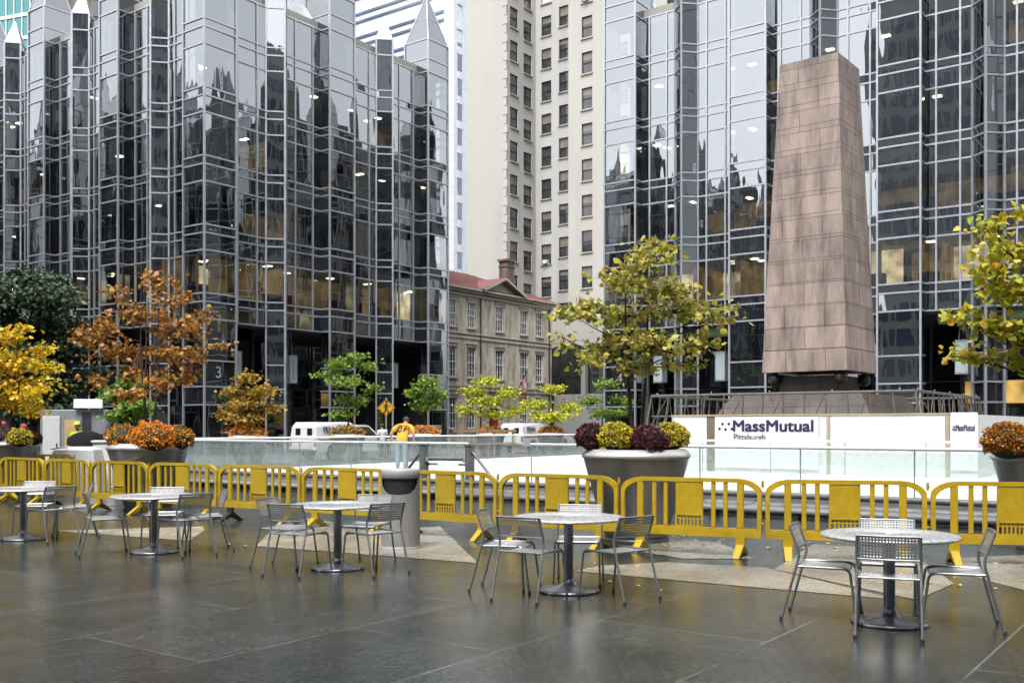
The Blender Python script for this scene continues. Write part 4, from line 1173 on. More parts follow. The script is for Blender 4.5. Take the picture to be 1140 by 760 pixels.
o = P3(38.8, 33.4)
ec = thing('electric_cabinet', o, 'grey electric cabinet beyond the rink near the wooden rail', 'cabinet', ROTB-PI)
m_ = MB(); m_.bbox((0, 0, .85), (1.1, .7, 1.7), .02); m_.build('body', M['grey_door'], ec)
m_ = MB(); m_.box((-.25, -.36, 1.25), (.3, .02, .2)); m_.box((.25, -.36, 1.25), (.2, .02, .2)); m_.build('vent', M['frame_dark'], ec)
m_ = MB(); m_.box((0, -.36, .6), (.9, .02, .9)); m_.build('door', M['rail'], ec)
# ------------------------------------------------------------------ tables and chairs
def arc_pts(p0, p1, p2, n=5):
    p0, p1, p2 = Vector(p0), Vector(p1), Vector(p2)
    return [(p0*(1-t)**2+p1*2*t*(1-t)+p2*t*t) for t in [i/n for i in range(n+1)]]
def chair_proto(loc, rz, lab, grp):
    """faces local +x; seat front towards the table"""
    t_ = thing('metal_chair', loc, lab, 'chair', rz, grp)
    r = .0112
    for s in (-1, 1):
        y = s*.232
        # rear leg and back upright in one bent tube
        m_ = MB(); m_.tube([(-.335, y*1.03, .0), (-.22, y, .43)]+arc_pts((-.20, y, .50), (-.185, y, .545), (-.20, y, .60))+[(-.266, y*.98, .785)], r, 8)
        m_.build('rear_leg', M['chair_metal'], t_)
        m_ = MB(); m_.tube([(-.205, y*.97, .455), (.12, y*.97, .455)]+arc_pts((.15, y*.97, .455), (.205, y*.97, .455), (.215, y*.97, .41))+[(.27, y*1.02, .0)], r, 8)
        m_.build('front_leg', M['chair_metal'], t_)
    m_ = MB(); n = 8; ny = 6
    vs = []; fs = []
    for i in range(n+1):
        x = -.215+.415*i/n
        z = .462-.012*math.sin(PI*i/n)+(-.03*((i-6)/2)**2 if i > 6 else 0)
        for j in range(ny+1):
            yy = -.222+.444*j/ny
            vs.append((x, yy, z-.006*math.cos(PI*(j/ny-.5))))
    for i in range(n):
        for j in range(ny): fs.append((i*(ny+1)+j, (i+1)*(ny+1)+j, (i+1)*(ny+1)+j+1, i*(ny+1)+j+1))
    m_.add(vs, fs, 0, True); o = m_.build('seat', M['chair_seat'], t_)
    e = MB(); e.tube([(.195, -.215, .432), (.195, .215, .432)], .009, 6); e.build('seat_rail', M['chair_metal'], t_); e = MB(); e.tube([(-.21, -.22, .455), (-.21, .22, .455)], .009, 6); e.build('seat_rail', M['chair_metal'], t_)
    m_ = MB(); vs = []; fs = []; n = 5; ny = 8
    for i in range(n+1):
        z = .600+.182*i/n; x = -.203-.062*i/n
        for j in range(ny+1):
            yy = -.228+.456*j/ny
            vs.append((x-.022*math.cos(PI*(j/ny-.5)), yy, z))
    for i in range(n):
        for j in range(ny): fs.append((i*(ny+1)+j, (i+1)*(ny+1)+j, (i+1)*(ny+1)+j+1, i*(ny+1)+j+1))
    m_.add(vs, fs, 0, True); o = m_.build('backrest', M['chair_perf'], t_)
    for (z, x) in ((.784, -.267), (.597, -.202)):
        e = MB(); e.tube([(x-.022*math.cos(PI*(j/8-.5)), -.228+.456*j/8, z) for j in range(9)], .0085, 6); e.build('back_edge', M['chair_metal'], t_)
    for (x, y) in ((-.336, .239), (-.336, -.239), (.27, .237), (.27, -.237)): 
        f_ = MB(); f_.tube([(x, y, .0), (x, y, .03)], .014, 8); f_.build('foot_cap', M['rubber'], t_)
    return t_
def table_proto(loc, lab):
    t_ = thing('round_table', loc, lab, 'table', 0, 'round pedestal tables on the wet plaza')
    m_ = MB(); m_.lathe([(0, .737), (.04, .7372), (.04, .733), (.06, .733), (.06, .737), (.50, .737), (.535, .734), (.548, .724), (.548, .712), (.535, .705), (.4, .702), (0, .700)], 56)
    m_.build('table_top', M['table_top'], t_)
    m_ = MB(); m_.tube([(0, 0, .10), (0, 0, .70)], .047, 18); m_.lathe([(.05, .66), (.11, .695), (.18, .700)], 18); m_.build('column', M['table_base'], t_)
    m_ = MB(); m_.lathe([(0, .13), (.05, .13), (.055, .11), (.085, .075), (.15, .052), (.24, .036), (.295, .028), (.305, .018), (.305, .006)], 44); m_.build('base_disc', M['table_base'], t_)
    m_ = MB(); m_.lathe([(.300, .012), (.300, .0005), (.26, .0005)], 44); m_.build('base_ring', M['rubber'], t_)
    return t_
Zp = .0045
TB_ = [  # photograph column, distance, label, chairs (angle from table centre, distance, turn, label)
 (990, 8.30, 'round metal table closest to the camera, in front of the barricades below the obelisk',
  [(-111, .42, 0, 'perforated metal chair with its back square to the camera at the closest table'),
   (156, .50, 0, 'metal chair in side view on the trash bin side of the closest table'),
   (-19, .50, 0, 'metal chair in side view at the picture edge side of the closest table'),
   (71, .50, 0, 'metal chair behind the closest table, only its back rail above the tabletop')]),
 (633, 9.92, 'round metal table in the middle of the picture, in front of the big steel planter',
  [(-132, .56, 12, 'metal chair with its back to the camera at the table before the purple flower planter'),
   (172, .60, -6, 'metal chair just behind its neighbour on the bin side of the middle table'),
   (-42, .58, -8, 'metal chair turned away on the obelisk side of the middle table'),
   (76, .55, 6, 'metal chair mostly hidden behind the middle table, towards the barricades')]),
 (376, 11.5, 'round metal table next to the grey trash bin',
  [(-128, .56, 14, 'metal chair with its back to the camera at the table next to the trash bin'),
   (168, .62, -6, 'metal chair half hidden by another on the far side from the bin'),
   (-38, .58, -8, 'metal chair turned away right in front of the trash bin'),
   (66, .58, 6, 'metal chair behind the table next to the bin, only its back rail showing')]),
 (172, 13.0, 'round metal table in front of the planter of orange flowers',
  [(-160, .58, 8, 'metal chair facing the orange flower planter table from the street side'),
   (-32, .58, -8, 'metal chair with its back to the camera, at the table by the orange flowers'),
   (18, .62, 6, 'metal chair peeping out behind its neighbour at the table by the orange flowers'),
   (98, .56, 0, 'metal chair behind the table by the orange flowers, back rail above the top')]),
 (26, 14.5, 'round metal table cut by the edge of the picture, farthest from the camera',
  [(-150, .58, 8, 'metal chair cut off by the picture edge at the farthest table'),
   (-28, .60, -8, 'metal chair with its back to the camera at the farthest table'),
   (20, .66, 6, 'metal chair just beyond another on the planter side of the farthest table'),
   (100, .56, 0, 'metal chair behind the farthest table, below the yellow barricade')]),
]
tp = cp_ = None
for (px, Y, lab, chs) in TB_:
    c = XY(px, Y); c.z = Zp
    if tp is None: tp = table_proto(c, lab)
    else: dup(tp, c, random.uniform(0, 6), lab)
    for (an, dist, tw_, cl) in chs:
        q = R(an); loc = Vector((c.x+math.cos(q)*dist, c.y+math.sin(q)*dist, Zp)); rz = q+PI+R(tw_)
        if cp_ is None: cp_ = chair_proto(loc, rz, cl, 'perforated metal chairs round the tables')
        else: dup(cp_, loc, rz, cl)

# ------------------------------------------------------------------ yellow crowd barricades
def barricade_proto(loc, rz, lab):
    """local x along, 1.86 m long, 0.97 m high"""
    t_ = thing('crowd_barricade', loc, lab, 'barricade', rz, 'yellow plastic barricades standing in a row')
    hl = .925; z0, z1 = .235, .97; th = .05
    m_ = MB()
    def arc(cx, cz, r, a0, a1, n=8): return [(cx+r*math.cos(a0+(a1-a0)*i/n), cz+r*math.sin(a0+(a1-a0)*i/n)) for i in range(n+1)]
    def swp(poly, y0=-th/2, y1=th/2):
        m_.prism([(x, y0, z) for (x, z) in poly], (0, y1-y0, 0))
    # hooped outer frame: quarter-ellipse shoulders
    def shoulder(inner):
        k = .05 if inner else 0
        rx, rz_ = .30, .17
        return [(hl-k-(rx)*(1-math.sin(a)), z1-k-rz_*(1-math.cos(a))) for a in [PI/2*i/9 for i in range(10)]]
    def strip(outer, inner):
        n = len(outer); vs = []
        for (x, z) in outer: vs += [(x, -th/2, z), (x, th/2, z)]
        for (x, z) in inner: vs += [(x, -th/2, z), (x, th/2, z)]
        fs = []
        for i in range(n-1):
            o0, o1 = 2*i, 2*i+2; i0, i1 = 2*n+2*i, 2*n+2*i+2
            fs += [(o0, o1, i1, i0), (o0+1, i0+1, i1+1, o1+1), (o0, o0+1, o1+1, o1), (i0, i1, i1+1, i0+1)]
        fs += [(0, 2*n, 2*n+1, 1), (2*n-2, 2*n-1, 4*n-1, 4*n-2)]
        m_.add(vs, fs)
    out = [(-x, z) for (x, z) in reversed([(hl, z0+.02)]+list(reversed(shoulder(False))))]
    R_o = [(hl, z0+.03)]+list(reversed(shoulder(False))); R_i = [(hl-.055, z0+.03)]+list(reversed(shoulder(True)))
    L_o = [(-x, z) for (x, z) in reversed(R_o)]; L_i = [(-x, z) for (x, z) in reversed(R_i)]
    strip(L_o[::-1]+R_o[::-1], L_i[::-1]+R_i[::-1])
    m_.box((0, 0, z0+.045), (2*hl-.002, th+.012, .085)); m_.box((0, 0, z0+.10), (2*hl-.12, th-.006, .03))
    m_.build('frame', M['yellow'], t_)
    xs_ = [-.66, -.47, -.315, .315, .47, .66]
    first = None
    for i, x in enumerate(xs_):
        wd = .085 if abs(x) > .6 else .055
        ztop = z1-.05 if abs(x) < .6 else z1-.052
        s_ = MB(); s_.bbox((0, 0, (z0+.115+ztop)/2), (wd, .032 if wd < .08 else .044, ztop-z0-.117), .008); o = s_.build('slat', M['yellow'], t_); o.location = (x, 0, 0)
    s_ = MB()                                   # blank centre panel with a slotted pocket
    s_.bbox((0, 0, .71), (.36, .036, .415), .006)
    s_.box((0, -.022, .50), (.30, .014, .016)); s_.box((0, 0, .335), (.37, .04, .05)); s_.box((-.172, 0, .43), (.022, .036, .14)); s_.box((.172, 0, .43), (.022, .036, .14))
    for k in range(6): s_.box((-.115+k*.046, 0, .43), (.022, .03, .14))
    s_.box((-.165, 0, .505), (.035, .03, .05)); s_.box((.165, 0, .505), (.035, .03, .05)); s_.box((0, 0, .452), (.34, .026, .018))
    s_.box((0, -.012, .493), (.25, .02, .008)); s_.build('centre_panel', M['yellow'], t_)
    for sx in (-1, 1):
        f = MB()
        f.bbox((0, 0, .19), (.13, .060, .14), .01)
        for sy in (-1, 1):
            f.prism([(-.055, sy*.02, .16), (.055, sy*.02, .16), (.05, sy*.02, .10), (-.05, sy*.02, .10)], (0, sy*.02, 0))
            vs = [(-.05, sy*.01, .17), (.05, sy*.01, .17), (.04, sy*.26, .005), (-.04, sy*.26, .005), (-.045, sy*.01, .07), (.045, sy*.01, .07), (.035, sy*.19, .002), (-.035, sy*.19, .002)]
            f.add(vs, [(0, 1, 2, 3), (4, 7, 6, 5), (0, 4, 5, 1), (1, 5, 6, 2), (2, 6, 7, 3), (3, 7, 4, 0)])
        o = f.build('foot', M['yellow'], t_); o.location = (sx*.66, 0, 0)
    h_ = MB(); h_.tube([(hl+.012, 0, .86), (hl+.012, 0, .95)], .016, 8); h_.tube([(hl-.01, 0, .90), (hl+.03, 0, .90)], .012, 6); h_.tube([(hl-.01, 0, .42), (hl+.03, 0, .42)], .012, 6)
    h_.build('hinge_pin', M['yellow'], t_)
    return t_
JP = [(1225, 11.6), (1034, 11.98), (850, 12.42), (690, 13.25), (555, 14.25), (441, 15.3), (336, 16.4), (243, 17.45), (166, 18.5), (101, 19.55), (50, 20.65), (0, 21.8), (-45, 23.0)]
BL = ['yellow plastic barricade at the picture edge, behind the closest table', 'yellow plastic barricade behind the closest table, in front of the white sponsor banner',
      'yellow plastic barricade standing against the big planter with purple flowers', 'yellow plastic barricade behind the middle table, beside the purple flower planter',
      'yellow plastic barricade just to the obelisk side of the trash bin', 'yellow plastic barricade partly hidden by the grey trash bin',
      'yellow plastic barricade behind the table next to the bin, third from the orange planter', 'yellow plastic barricade in front of the clear boards next to the orange planter',
      'yellow plastic barricade standing in front of the planter of orange flowers', 'yellow plastic barricade between the orange planter and the white covered cart',
      'yellow plastic barricade in front of the white covered cart', 'yellow plastic barricade at the far end of the row by the maroon flowers']
bp_ = None
for i in range(len(JP)-1):
    a, b = XY(*JP[i+1]), XY(*JP[i]); c = (a+b)/2; d = b-a
    rz = math.atan2(d.y, d.x); sc = (d.length-.045)/1.85
    loc = Vector((c.x, c.y, Zp))
    if bp_ is None:
        bp_ = barricade_proto(loc, rz, BL[i]); bp_.scale = (sc, 1, 1); last = bp_
    else: last = dup(bp_, loc, rz, BL[i], scale=(sc, 1, 1))
    if i in (4, 6, 9):                     # a few have had a foot swapped for black rubber
        f = [o for o in last.children if o.name.startswith('foot')][0 if i != 4 else 0]
        f.data = f.data.copy(); f.data.materials[0] = M['rubber']; f['label'] = 'black replacement foot'
o = dup(bp_, XY(42, 23.6)+Vector((0, 0, Zp)), ROTA, 'yellow plastic barricade end-on behind the row, beside the maroon flower planter')

# ------------------------------------------------------------------ trash bin
c = XY(446, 13.45); c.z = Zp
tb = thing('trash_bin', c, 'grey speckled round trash bin with a dark slot, standing before the barricades', 'trash bin', R(-90))
m_ = MB(); RB_ = .258
seg = 96; NZ = 10
vs = []; fs = []
def top_z(k):                # the wide mouth faces the tables: straight above, curved below
    a = abs((2*PI*k/seg+PI) % (2*PI)-PI)
    return .725+.16*(a/R(66))**3.2 if a < R(66) else .94
for i in range(NZ+1):
    for k in range(seg):
        a = 2*PI*k/seg; vs.append((RB_*math.cos(a), RB_*math.sin(a), top_z(k)*i/NZ))
for i in range(NZ):
    for k in range(seg): fs.append((i*seg+k, i*seg+(k+1) % seg, (i+1)*seg+(k+1) % seg, (i+1)*seg+k))
m_.add(vs, fs, 0, True); m_.build('body', M['bin'], tb)
m_ = MB()
m_.lathe([(.235, .68), (.235, .94)], 32); m_.lathe([(0, .70), (.24, .70)], 32); m_.build('liner', M['black'], tb)
m_ = MB(); m_.lathe([(.256, .935), (.262, .94), (.262, 1.04), (.250, 1.055), (.15, 1.06), (0, 1.06)], 48); m_.build('lid', M['bin_top'], tb)
m_ = MB(); m_.lathe([(.262, 0), (.262, .035), (.255, .04)], 48); m_.build('base_band', M['bin_top'], tb)

# ------------------------------------------------------------------ big round planters
def planter_proto(loc, lab, grp='tapered round metal planters'):
    t_ = thing('round_planter', loc, lab, 'planter', 0, grp)
    m_ = MB(); m_.lathe([(.0, .02), (.40, .02), (.44, .06), (.735, 1.12), (.745, 1.17)], 64); m_.build('bowl', M['planter'], t_)
    m_ = MB(); m_.lathe([(.745, 1.168), (.772, 1.19), (.775, 1.215), (.765, 1.235), (.70, 1.30), (.62, 1.30), (.60, 1.22), (.60, 1.1)], 64); m_.build('rim', M['planter_rim'], t_)
    m_ = MB(); m_.lathe([(0, 1.22), (.3, 1.215), (.61, 1.20)], 40); m_.build('soil', M['soil'], t_)
    m_ = MB(); m_.lathe([(.46, 0), (.46, .05), (.40, .055)], 40); m_.build('plinth', M['frame_dark'], t_)
    return t_
PL = [(708, 14.35, 'big tapered metal planter holding maroon and yellow-green mums and a young tree'),
      (165, 19.6, 'big tapered metal planter holding three orange mum domes'),
      (5, 23.4, 'big tapered metal planter with maroon and yellow mums by the kiosk'),
      (1174, 13.3, 'big tapered metal planter with rust mums at the picture edge')]
pp = None
for (px, Y, lab) in PL:
    loc = XY(px, Y); loc.z = Zp
    if pp is None: pp = planter_proto(loc, lab)
    else: dup(pp, loc, random.uniform(0, 6), lab)

# ------------------------------------------------------------------ crossing sign, wooden rail
p = P3(36.3, 34)
cs = thing('crossing_sign', p, 'yellow diamond pedestrian crossing sign on a steel post beyond the rink', 'road sign', R(8))
m_ = MB(); m_.tube([(0, 0, 0), (0, 0, 3.05)], .04, 8); m_.build('post', M['rail'], cs)
hd = .43
m_ = MB(); m_.prism([(-hd, -.05, 2.56), (0, -.05, 2.56-hd), (hd, -.05, 2.56), (0, -.05, 2.56+hd)], (0, .012, 0)); m_.build('sign_plate', M['sign_yellow'], cs)
m_ = MB(); k = hd-.05
for i in range(4):
    q = [(-k, 0), (0, -k), (k, 0), (0, k)]; a, b = q[i], q[(i+1) % 4]; m_.tube([(a[0], -.054, 2.56+a[1]), (b[0], -.054, 2.56+b[1])], .011, 4)
def stroke(pts, r): m_.tube([(x, -.055, 2.56+z) for (x, z) in pts], r, 6)
m_.obox((.02, -.056, 2.56+.30), (.055, 0, 0), (0, .004, 0), (0, 0, .055))
stroke([(.0, .21), (-.01, -.02)], .05); stroke([(-.01, -.02), (.10, -.18), (.08, -.32)], .03); stroke([(-.01, -.02), (-.06, -.18), (-.15, -.30)], .03)
stroke([(.0, .18), (.12, .05), (.17, .08)], .022); stroke([(.0, .18), (-.12, .06), (-.10, -.03)], .022)
m_.build('walking_figure', M['ink_black'], cs)
wr = thing('wooden_rail', P3(39.2, 30.2), 'raw timber guard rail around the green young tree beside the grey cabinet', 'rail', ROTA-R(22))
for x in (-1.6, -.5, .6, 1.7):
    m_ = MB(); m_.box((x, 0, .75), (.09, .09, 1.5)); m_.build('stake', M['wood'], wr)
m_ = MB(); m_.box((.05, -.06, 1.42), (3.6, .04, .12)); m_.box((.05, -.06, .8), (3.6, .04, .10)); m_.build('plank', M['wood'], wr)

# ------------------------------------------------------------------ wet fallen leaves on the paving
pts = []; dirs = []
for (px, py, sx, sy, n) in ((752, 603, 26, 6, 46), (700, 640, 60, 12, 10), (300, 600, 60, 8, 14), (905, 606, 40, 6, 14), (1060, 640, 40, 10, 10)):
    for _ in range(n):
        g_ = G(px+random.gauss(0, sx), max(560, py+random.gauss(0, sy))); pts.append((g_.x, g_.y, .0125)); a = random.uniform(0, 2*PI); dirs.append((math.cos(a), math.sin(a), random.uniform(-.02, .10)))
P_ = np.array(pts); D_ = np.array(dirs)
N_ = len(P_); s_ = np.stack([-D_[:, 1], D_[:, 0], np.zeros(N_)], 1); L_ = rng.uniform(.035, .085, (N_, 1)); up_ = np.array([[0, 0, 1.0]])
V = np.stack([P_, P_+D_*L_*.35+s_*L_*.42+up_*L_*.12, P_+D_*L_*.75+s_*L_*.28+up_*L_*.05, P_+D_*L_, P_+D_*L_*.75-s_*L_*.28+up_*L_*.10, P_+D_*L_*.35-s_*L_*.42+up_*L_*.06], 1).reshape(-1, 3)
i_ = (np.arange(N_)*6)[:, None]
fallen = np_mesh('fallen_leaves', V, np.concatenate([i_+np.array([[0, 1, 2, 3]]), i_+np.array([[0, 3, 4, 5]])]), leaf_mat('leaf_fallen', [(.55, .42, .12), (.50, .30, .06), (.60, .52, .30), (.30, .16, .05)], .05))
tag(fallen, 'wet yellow leaves scattered on the paving', 'fallen leaves', kind='stuff')
# ------------------------------------------------------------------ foliage
def leaf_cloud(pos, nrm_dirs, size, shape='heart', jitter=.35):
    """pos (N,3); one two-faced folded leaf at each point, tips along nrm_dirs"""
    N = len(pos)
    d = nrm_dirs/np.maximum(1e-6, np.linalg.norm(nrm_dirs, axis=1, keepdims=True))
    r = rng.normal(size=(N, 3)); s = np.cross(d, r); s /= np.maximum(1e-6, np.linalg.norm(s, axis=1, keepdims=True))
    n = np.cross(s, d)
    L = size*rng.uniform(.65, 1.3, (N, 1)); W = L*rng.uniform(.75, 1.0, (N, 1))
    fold = L*rng.uniform(.08, .25, (N, 1))
    base = pos; tip = pos+d*L-n*fold*.6
    if shape == 'heart': u, v = .28, .62
    else: u, v = .35, .7
    l1 = pos+d*L*u+s*W*.5+n*fold; l2 = pos+d*L*v+s*W*.38+n*fold*.5
    r1 = pos+d*L*u-s*W*.5+n*fold; r2 = pos+d*L*v-s*W*.38+n*fold*.5
    V = np.stack([base, l1, l2, tip, r2, r1], 1).reshape(-1, 3)
    i = (np.arange(N)*6)[:, None]
    Fc = np.concatenate([i+np.array([[0, 1, 2, 3]]), i+np.array([[0, 3, 4, 5]])], 0)
    return V, Fc
LEAF = {
 'gold': leaf_mat('leaf_gold_green', [(.38, .35, .05), (.50, .41, .05), (.22, .29, .04), (.47, .35, .09), (.35, .37, .05), (.34, .24, .11), (.44, .41, .06), (.17, .28, .04)]),
 'orange': leaf_mat('leaf_orange', [(.34, .14, .025), (.42, .19, .03), (.24, .085, .02), (.46, .25, .04), (.30, .125, .02), (.38, .26, .06)]),
 'yellow': leaf_mat('leaf_yellow', [(.68, .43, .015), (.74, .50, .025), (.56, .31, .015), (.62, .50, .03), (.40, .42, .03)]),
 'mixed': leaf_mat('leaf_green_gold', [(.32, .38, .025), (.48, .44, .03), (.22, .30, .03), (.58, .43, .03), (.36, .38, .03), (.52, .28, .03)]),
 'green': leaf_mat('leaf_light_green', [(.12, .24, .03), (.20, .30, .03), (.08, .17, .03), (.28, .34, .04)]),
 'lime': leaf_mat('leaf_lime', [(.40, .46, .03), (.52, .50, .03), (.28, .38, .03), (.58, .46, .03)]),
 'rusty': leaf_mat('leaf_rust_yellow', [(.40, .22, .02), (.34, .26, .03), (.28, .12, .02), (.22, .22, .03)]),
 'dark': leaf_mat('leaf_dark_green', [(.018, .040, .014), (.030, .060, .02), (.014, .028, .012), (.04, .07, .022)], .2),
}
def make_tree(name, loc, label, group, blobs, leafkey, leaf, n_twig, per, trunk_r=.05, stems=1, split=.35, limb_k=1.0, shape='heart', droop=.6, spread=.12):
    """blobs: (x, y, z, rx, ry, rz) in the tree's own frame"""
    t_ = thing(name, loc, label, 'tree', 0, group)
    tr = MB(); top = max(b[2]+b[5]*.4 for b in blobs)
    cx = sum(b[0] for b in blobs)/len(blobs)
    nodes = []
    trunks = []
    for s in range(stems):
        ang = 2*PI*s/max(1, stems)+.5; off = .0 if stems == 1 else .05
        pts = []; n = 9
        for i in range(n+1):
            f = i/n
            sway = .06*math.sin(f*5+s*2)*top*.3
            pts.append(Vector((off*math.cos(ang)*(1+f*4)+sway*.5+cx*.5*f*f, off*math.sin(ang)*(1+f*4)+sway*.3, top*.94*f)))
        rad = [trunk_r*(1-.86*(i/n)**.8)*(1 if stems == 1 else .72) for i in range(n+1)]
        tr.tube(pts, rad, 8); trunks.append((pts, rad))
        for i in range(2, n+1): nodes.append((pts[i], rad[i]))
    limbs = []
    for b in blobs:
        c = Vector(b[:3])
        best = None
        for (p, r) in nodes:
            dv = c-p; h = math.hypot(dv.x, dv.y)
            if p.z < top*split*.7: continue
            cost = dv.length+max(0, p.z-(c.z-.35*h))*2.2
            if best is None or cost < best[0]: best = (cost, p, r)
        _, p, r = best
        mid = p.lerp(c, .5)+Vector((random.uniform(-.08, .08), random.uniform(-.08, .08), -.06*(c-p).length+random.uniform(-.03, .05)))
        pts = arc_pts(p, mid, c, 5); r0 = min(r*.7, trunk_r*.45*limb_k)
        rad = [max(.004, r0*(1-.7*i/5)) for i in range(6)]
        tr.tube(pts, rad, 6, caps=False)
        limbs.append((pts, b, rad))
    P_ = []; D_ = []
    vol = [ (b[3]*b[4]*b[5])**(2/3) for b in blobs]; tot = sum(vol)
    for (pts, b, rad), vv in zip(limbs, vol):
        k = max(3, int(round(n_twig*vv/tot)))
        for _ in range(k):
            while True:
                q = Vector((random.uniform(-1, 1), random.uniform(-1, 1), random.uniform(-1, 1)))
                if .12 < q.length < 1: break
            e = Vector((b[0]+q.x*b[3], b[1]+q.y*b[4], b[2]+q.z*b[5]))
            s0 = random.choice(pts[2:]); mid = s0.lerp(e, .55)+Vector((0, 0, .03))
            tp_ = arc_pts(s0, mid, e, 3)
            tr.tube(tp_, [.0055*limb_k+.002, .005*limb_k, .004*limb_k, .002], 4, caps=False)
            for _ in range(per):
                f = random.uniform(.30, 1.05); j = min(2, int(f*3)); g_ = f*3-j
                p = tp_[j].lerp(tp_[j+1], g_)
                P_.append((p.x+random.gauss(0, spread), p.y+random.gauss(0, spread), p.z+random.gauss(0, spread*.6)))
                dv = (e-s0); D_.append((dv.x*.6+random.gauss(0, .35), dv.y*.6+random.gauss(0, .35), -droop*abs(random.gauss(.6, .5))*max(.25, dv.length)+random.gauss(0, .12)))
    tr.build('trunk', M['bark'], t_)
    V, Fc = leaf_cloud(np.array(P_), np.array(D_), leaf, shape)
    np_mesh('crown', V, Fc, LEAF[leafkey], t_)
    return t_
def px_blobs(lst, cxp, Y, zbase, depth=.55):
    k = F/Y; out = []
    for (px, py, rx, rz_) in lst:
        x = (px-cxp)/k; z = (HZ-py)/k+EYE-zbase
        ry = max(rx/k*.9, .25); out.append((x, random.uniform(-1, 1)*depth, z, rx/k, ry, rz_/k))
    return out
SOIL = 1.21
pos = XY(708, 14.35); pos.z = SOIL
make_tree('young_tree', pos, 'young tree with large yellow and olive leaves growing from the big purple flower planter', 'young trees in planters',
  px_blobs([(730, 272, 22, 14), (716, 292, 34, 14), (690, 318, 40, 16), (748, 318, 40, 18), (655, 338, 34, 14), (700, 352, 48, 18), (765, 340, 42, 16), (806, 352, 20, 10), (628, 350, 20, 10), (628, 374, 18, 9), (672, 380, 40, 16), (725, 385, 46, 18), (782, 382, 30, 14), (646, 404, 22, 9), (700, 410, 34, 10), (768, 404, 26, 9), (812, 338, 12, 6)], 708, 14.35, SOIL),
  'gold', .096, 215, 9, .052, 2, .45, 1.0, spread=.085)
pos = XY(165, 19.6); pos.z = SOIL
make_tree('young_tree', pos, 'young tree with orange-brown leaves growing from the orange mum planter', 'young trees in planters',
  px_blobs([(182, 312, 28, 9), (128, 320, 16, 6), (205, 332, 28, 8), (150, 345, 42, 13), (110, 362, 32, 11), (190, 362, 46, 15), (240, 355, 26, 8), (130, 388, 46, 14), (180, 392, 42, 15), (92, 372, 18, 9), (214, 398, 28, 10), (252, 384, 14, 6), (145, 414, 38, 10), (195, 424, 34, 10), (106, 424, 12, 7), (225, 418, 18, 7), (160, 440, 26, 7)], 170, 19.6, SOIL, .7),
  'orange', .10, 225, 9, .05, 3, .35, .9, spread=.10)
pos = XY(5, 23.4); pos.z = SOIL
make_tree('young_tree', pos, 'young tree with bright yellow leaves above the maroon mums by the kiosk', 'young trees in planters',
  px_blobs([(0, 374, 35, 10), (30, 366, 18, 6), (44, 388, 24, 7), (10, 402, 45, 11), (64, 408, 18, 6), (24, 428, 46, 12), (0, 446, 45, 11), (50, 440, 22, 9), (-30, 400, 40, 30), (28, 456, 30, 7), (-40, 440, 30, 20)], 5, 23.4, SOIL, .7),
  'yellow', .11, 260, 11, .05, 2, .3, .9, spread=.10)
pos = XY(1174, 13.3); pos.z = SOIL
make_tree('young_tree', pos, 'green and gold leaved young tree reaching in above the rust mums', 'young trees in planters',
  px_blobs([(1108, 246, 24, 9), (1150, 240, 30, 11), (1082, 270, 10, 6), (1130, 282, 36, 16), (1086, 306, 22, 10), (1122, 326, 42, 18), (1066, 352, 22, 7), (1100, 362, 32, 14), (1142, 372, 38, 18), (1086, 392, 18, 11), (1116, 398, 22, 8), (1185, 300, 50, 40), (1225, 350, 45, 45), (1205, 255, 40, 26), (1180, 400, 40, 20)], 1174, 13.3, SOIL, .6),
  'mixed', .108, 340, 9, .055, 2, .3, 1.0, spread=.09)
ST = [(20.1, 'green', 'small greenish tree glimpsed behind the orange-leaved tree', [(130, 438, 22, 9), (156, 452, 20, 8), (145, 426, 16, 7), (140, 463, 24, 7)]),
      (25.4, 'rusty', 'small orange-gold street tree under the entrance numbered 3', [(275, 420, 16, 7), (255, 435, 18, 7), (295, 435, 18, 8), (270, 449, 24, 8), (248, 460, 14, 5), (302, 455, 14, 6), (275, 466, 24, 6)]),
      (30.7, 'green', 'small green street tree with layered branches above the white pickup', [(396, 398, 16, 7), (376, 405, 20, 7), (412, 406, 13, 5), (386, 425, 24, 7), (362, 416, 17, 5), (390, 445, 24, 9), (416, 430, 12, 5), (380, 460, 20, 7)]),
      (35.7, 'green', 'small compact green street tree beside the diamond crossing sign', [(476, 426, 13, 7), (464, 437, 13, 8), (486, 440, 11, 9), (473, 450, 17, 8)]),
      (40.8, 'lime', 'small yellow-green street tree in front of the stone house door', [(545, 424, 18, 7), (525, 435, 17, 7), (565, 437, 18, 7), (545, 446, 26, 8), (518, 455, 14, 6), (577, 455, 14, 6), (550, 461, 22, 7)]),
      (46.3, 'lime', 'small lime street tree just past the flag on the stone house', [(615, 433, 18, 6), (596, 449, 20, 7), (636, 452, 18, 7), (615, 463, 30, 7)]),
      (51.8, 'green', 'small green street tree behind the branches of the planter tree', [(675, 428, 20, 6), (655, 445, 20, 7), (692, 445, 15, 7), (675, 459, 28, 8)])]
for (a_, key, lab, bl_) in ST:
    q = P3(a_, 31.0); pxc = 570+F*q.x/q.y
    q.z = SOIL
    make_tree('street_tree', q, lab, 'small street trees in planters along the rink', px_blobs(bl_, pxc, q.y, SOIL, .5), key, .13, 190, 10, .05, 1, .25, 1.0, spread=.13, droop=.35)
q = XY(36, 40)
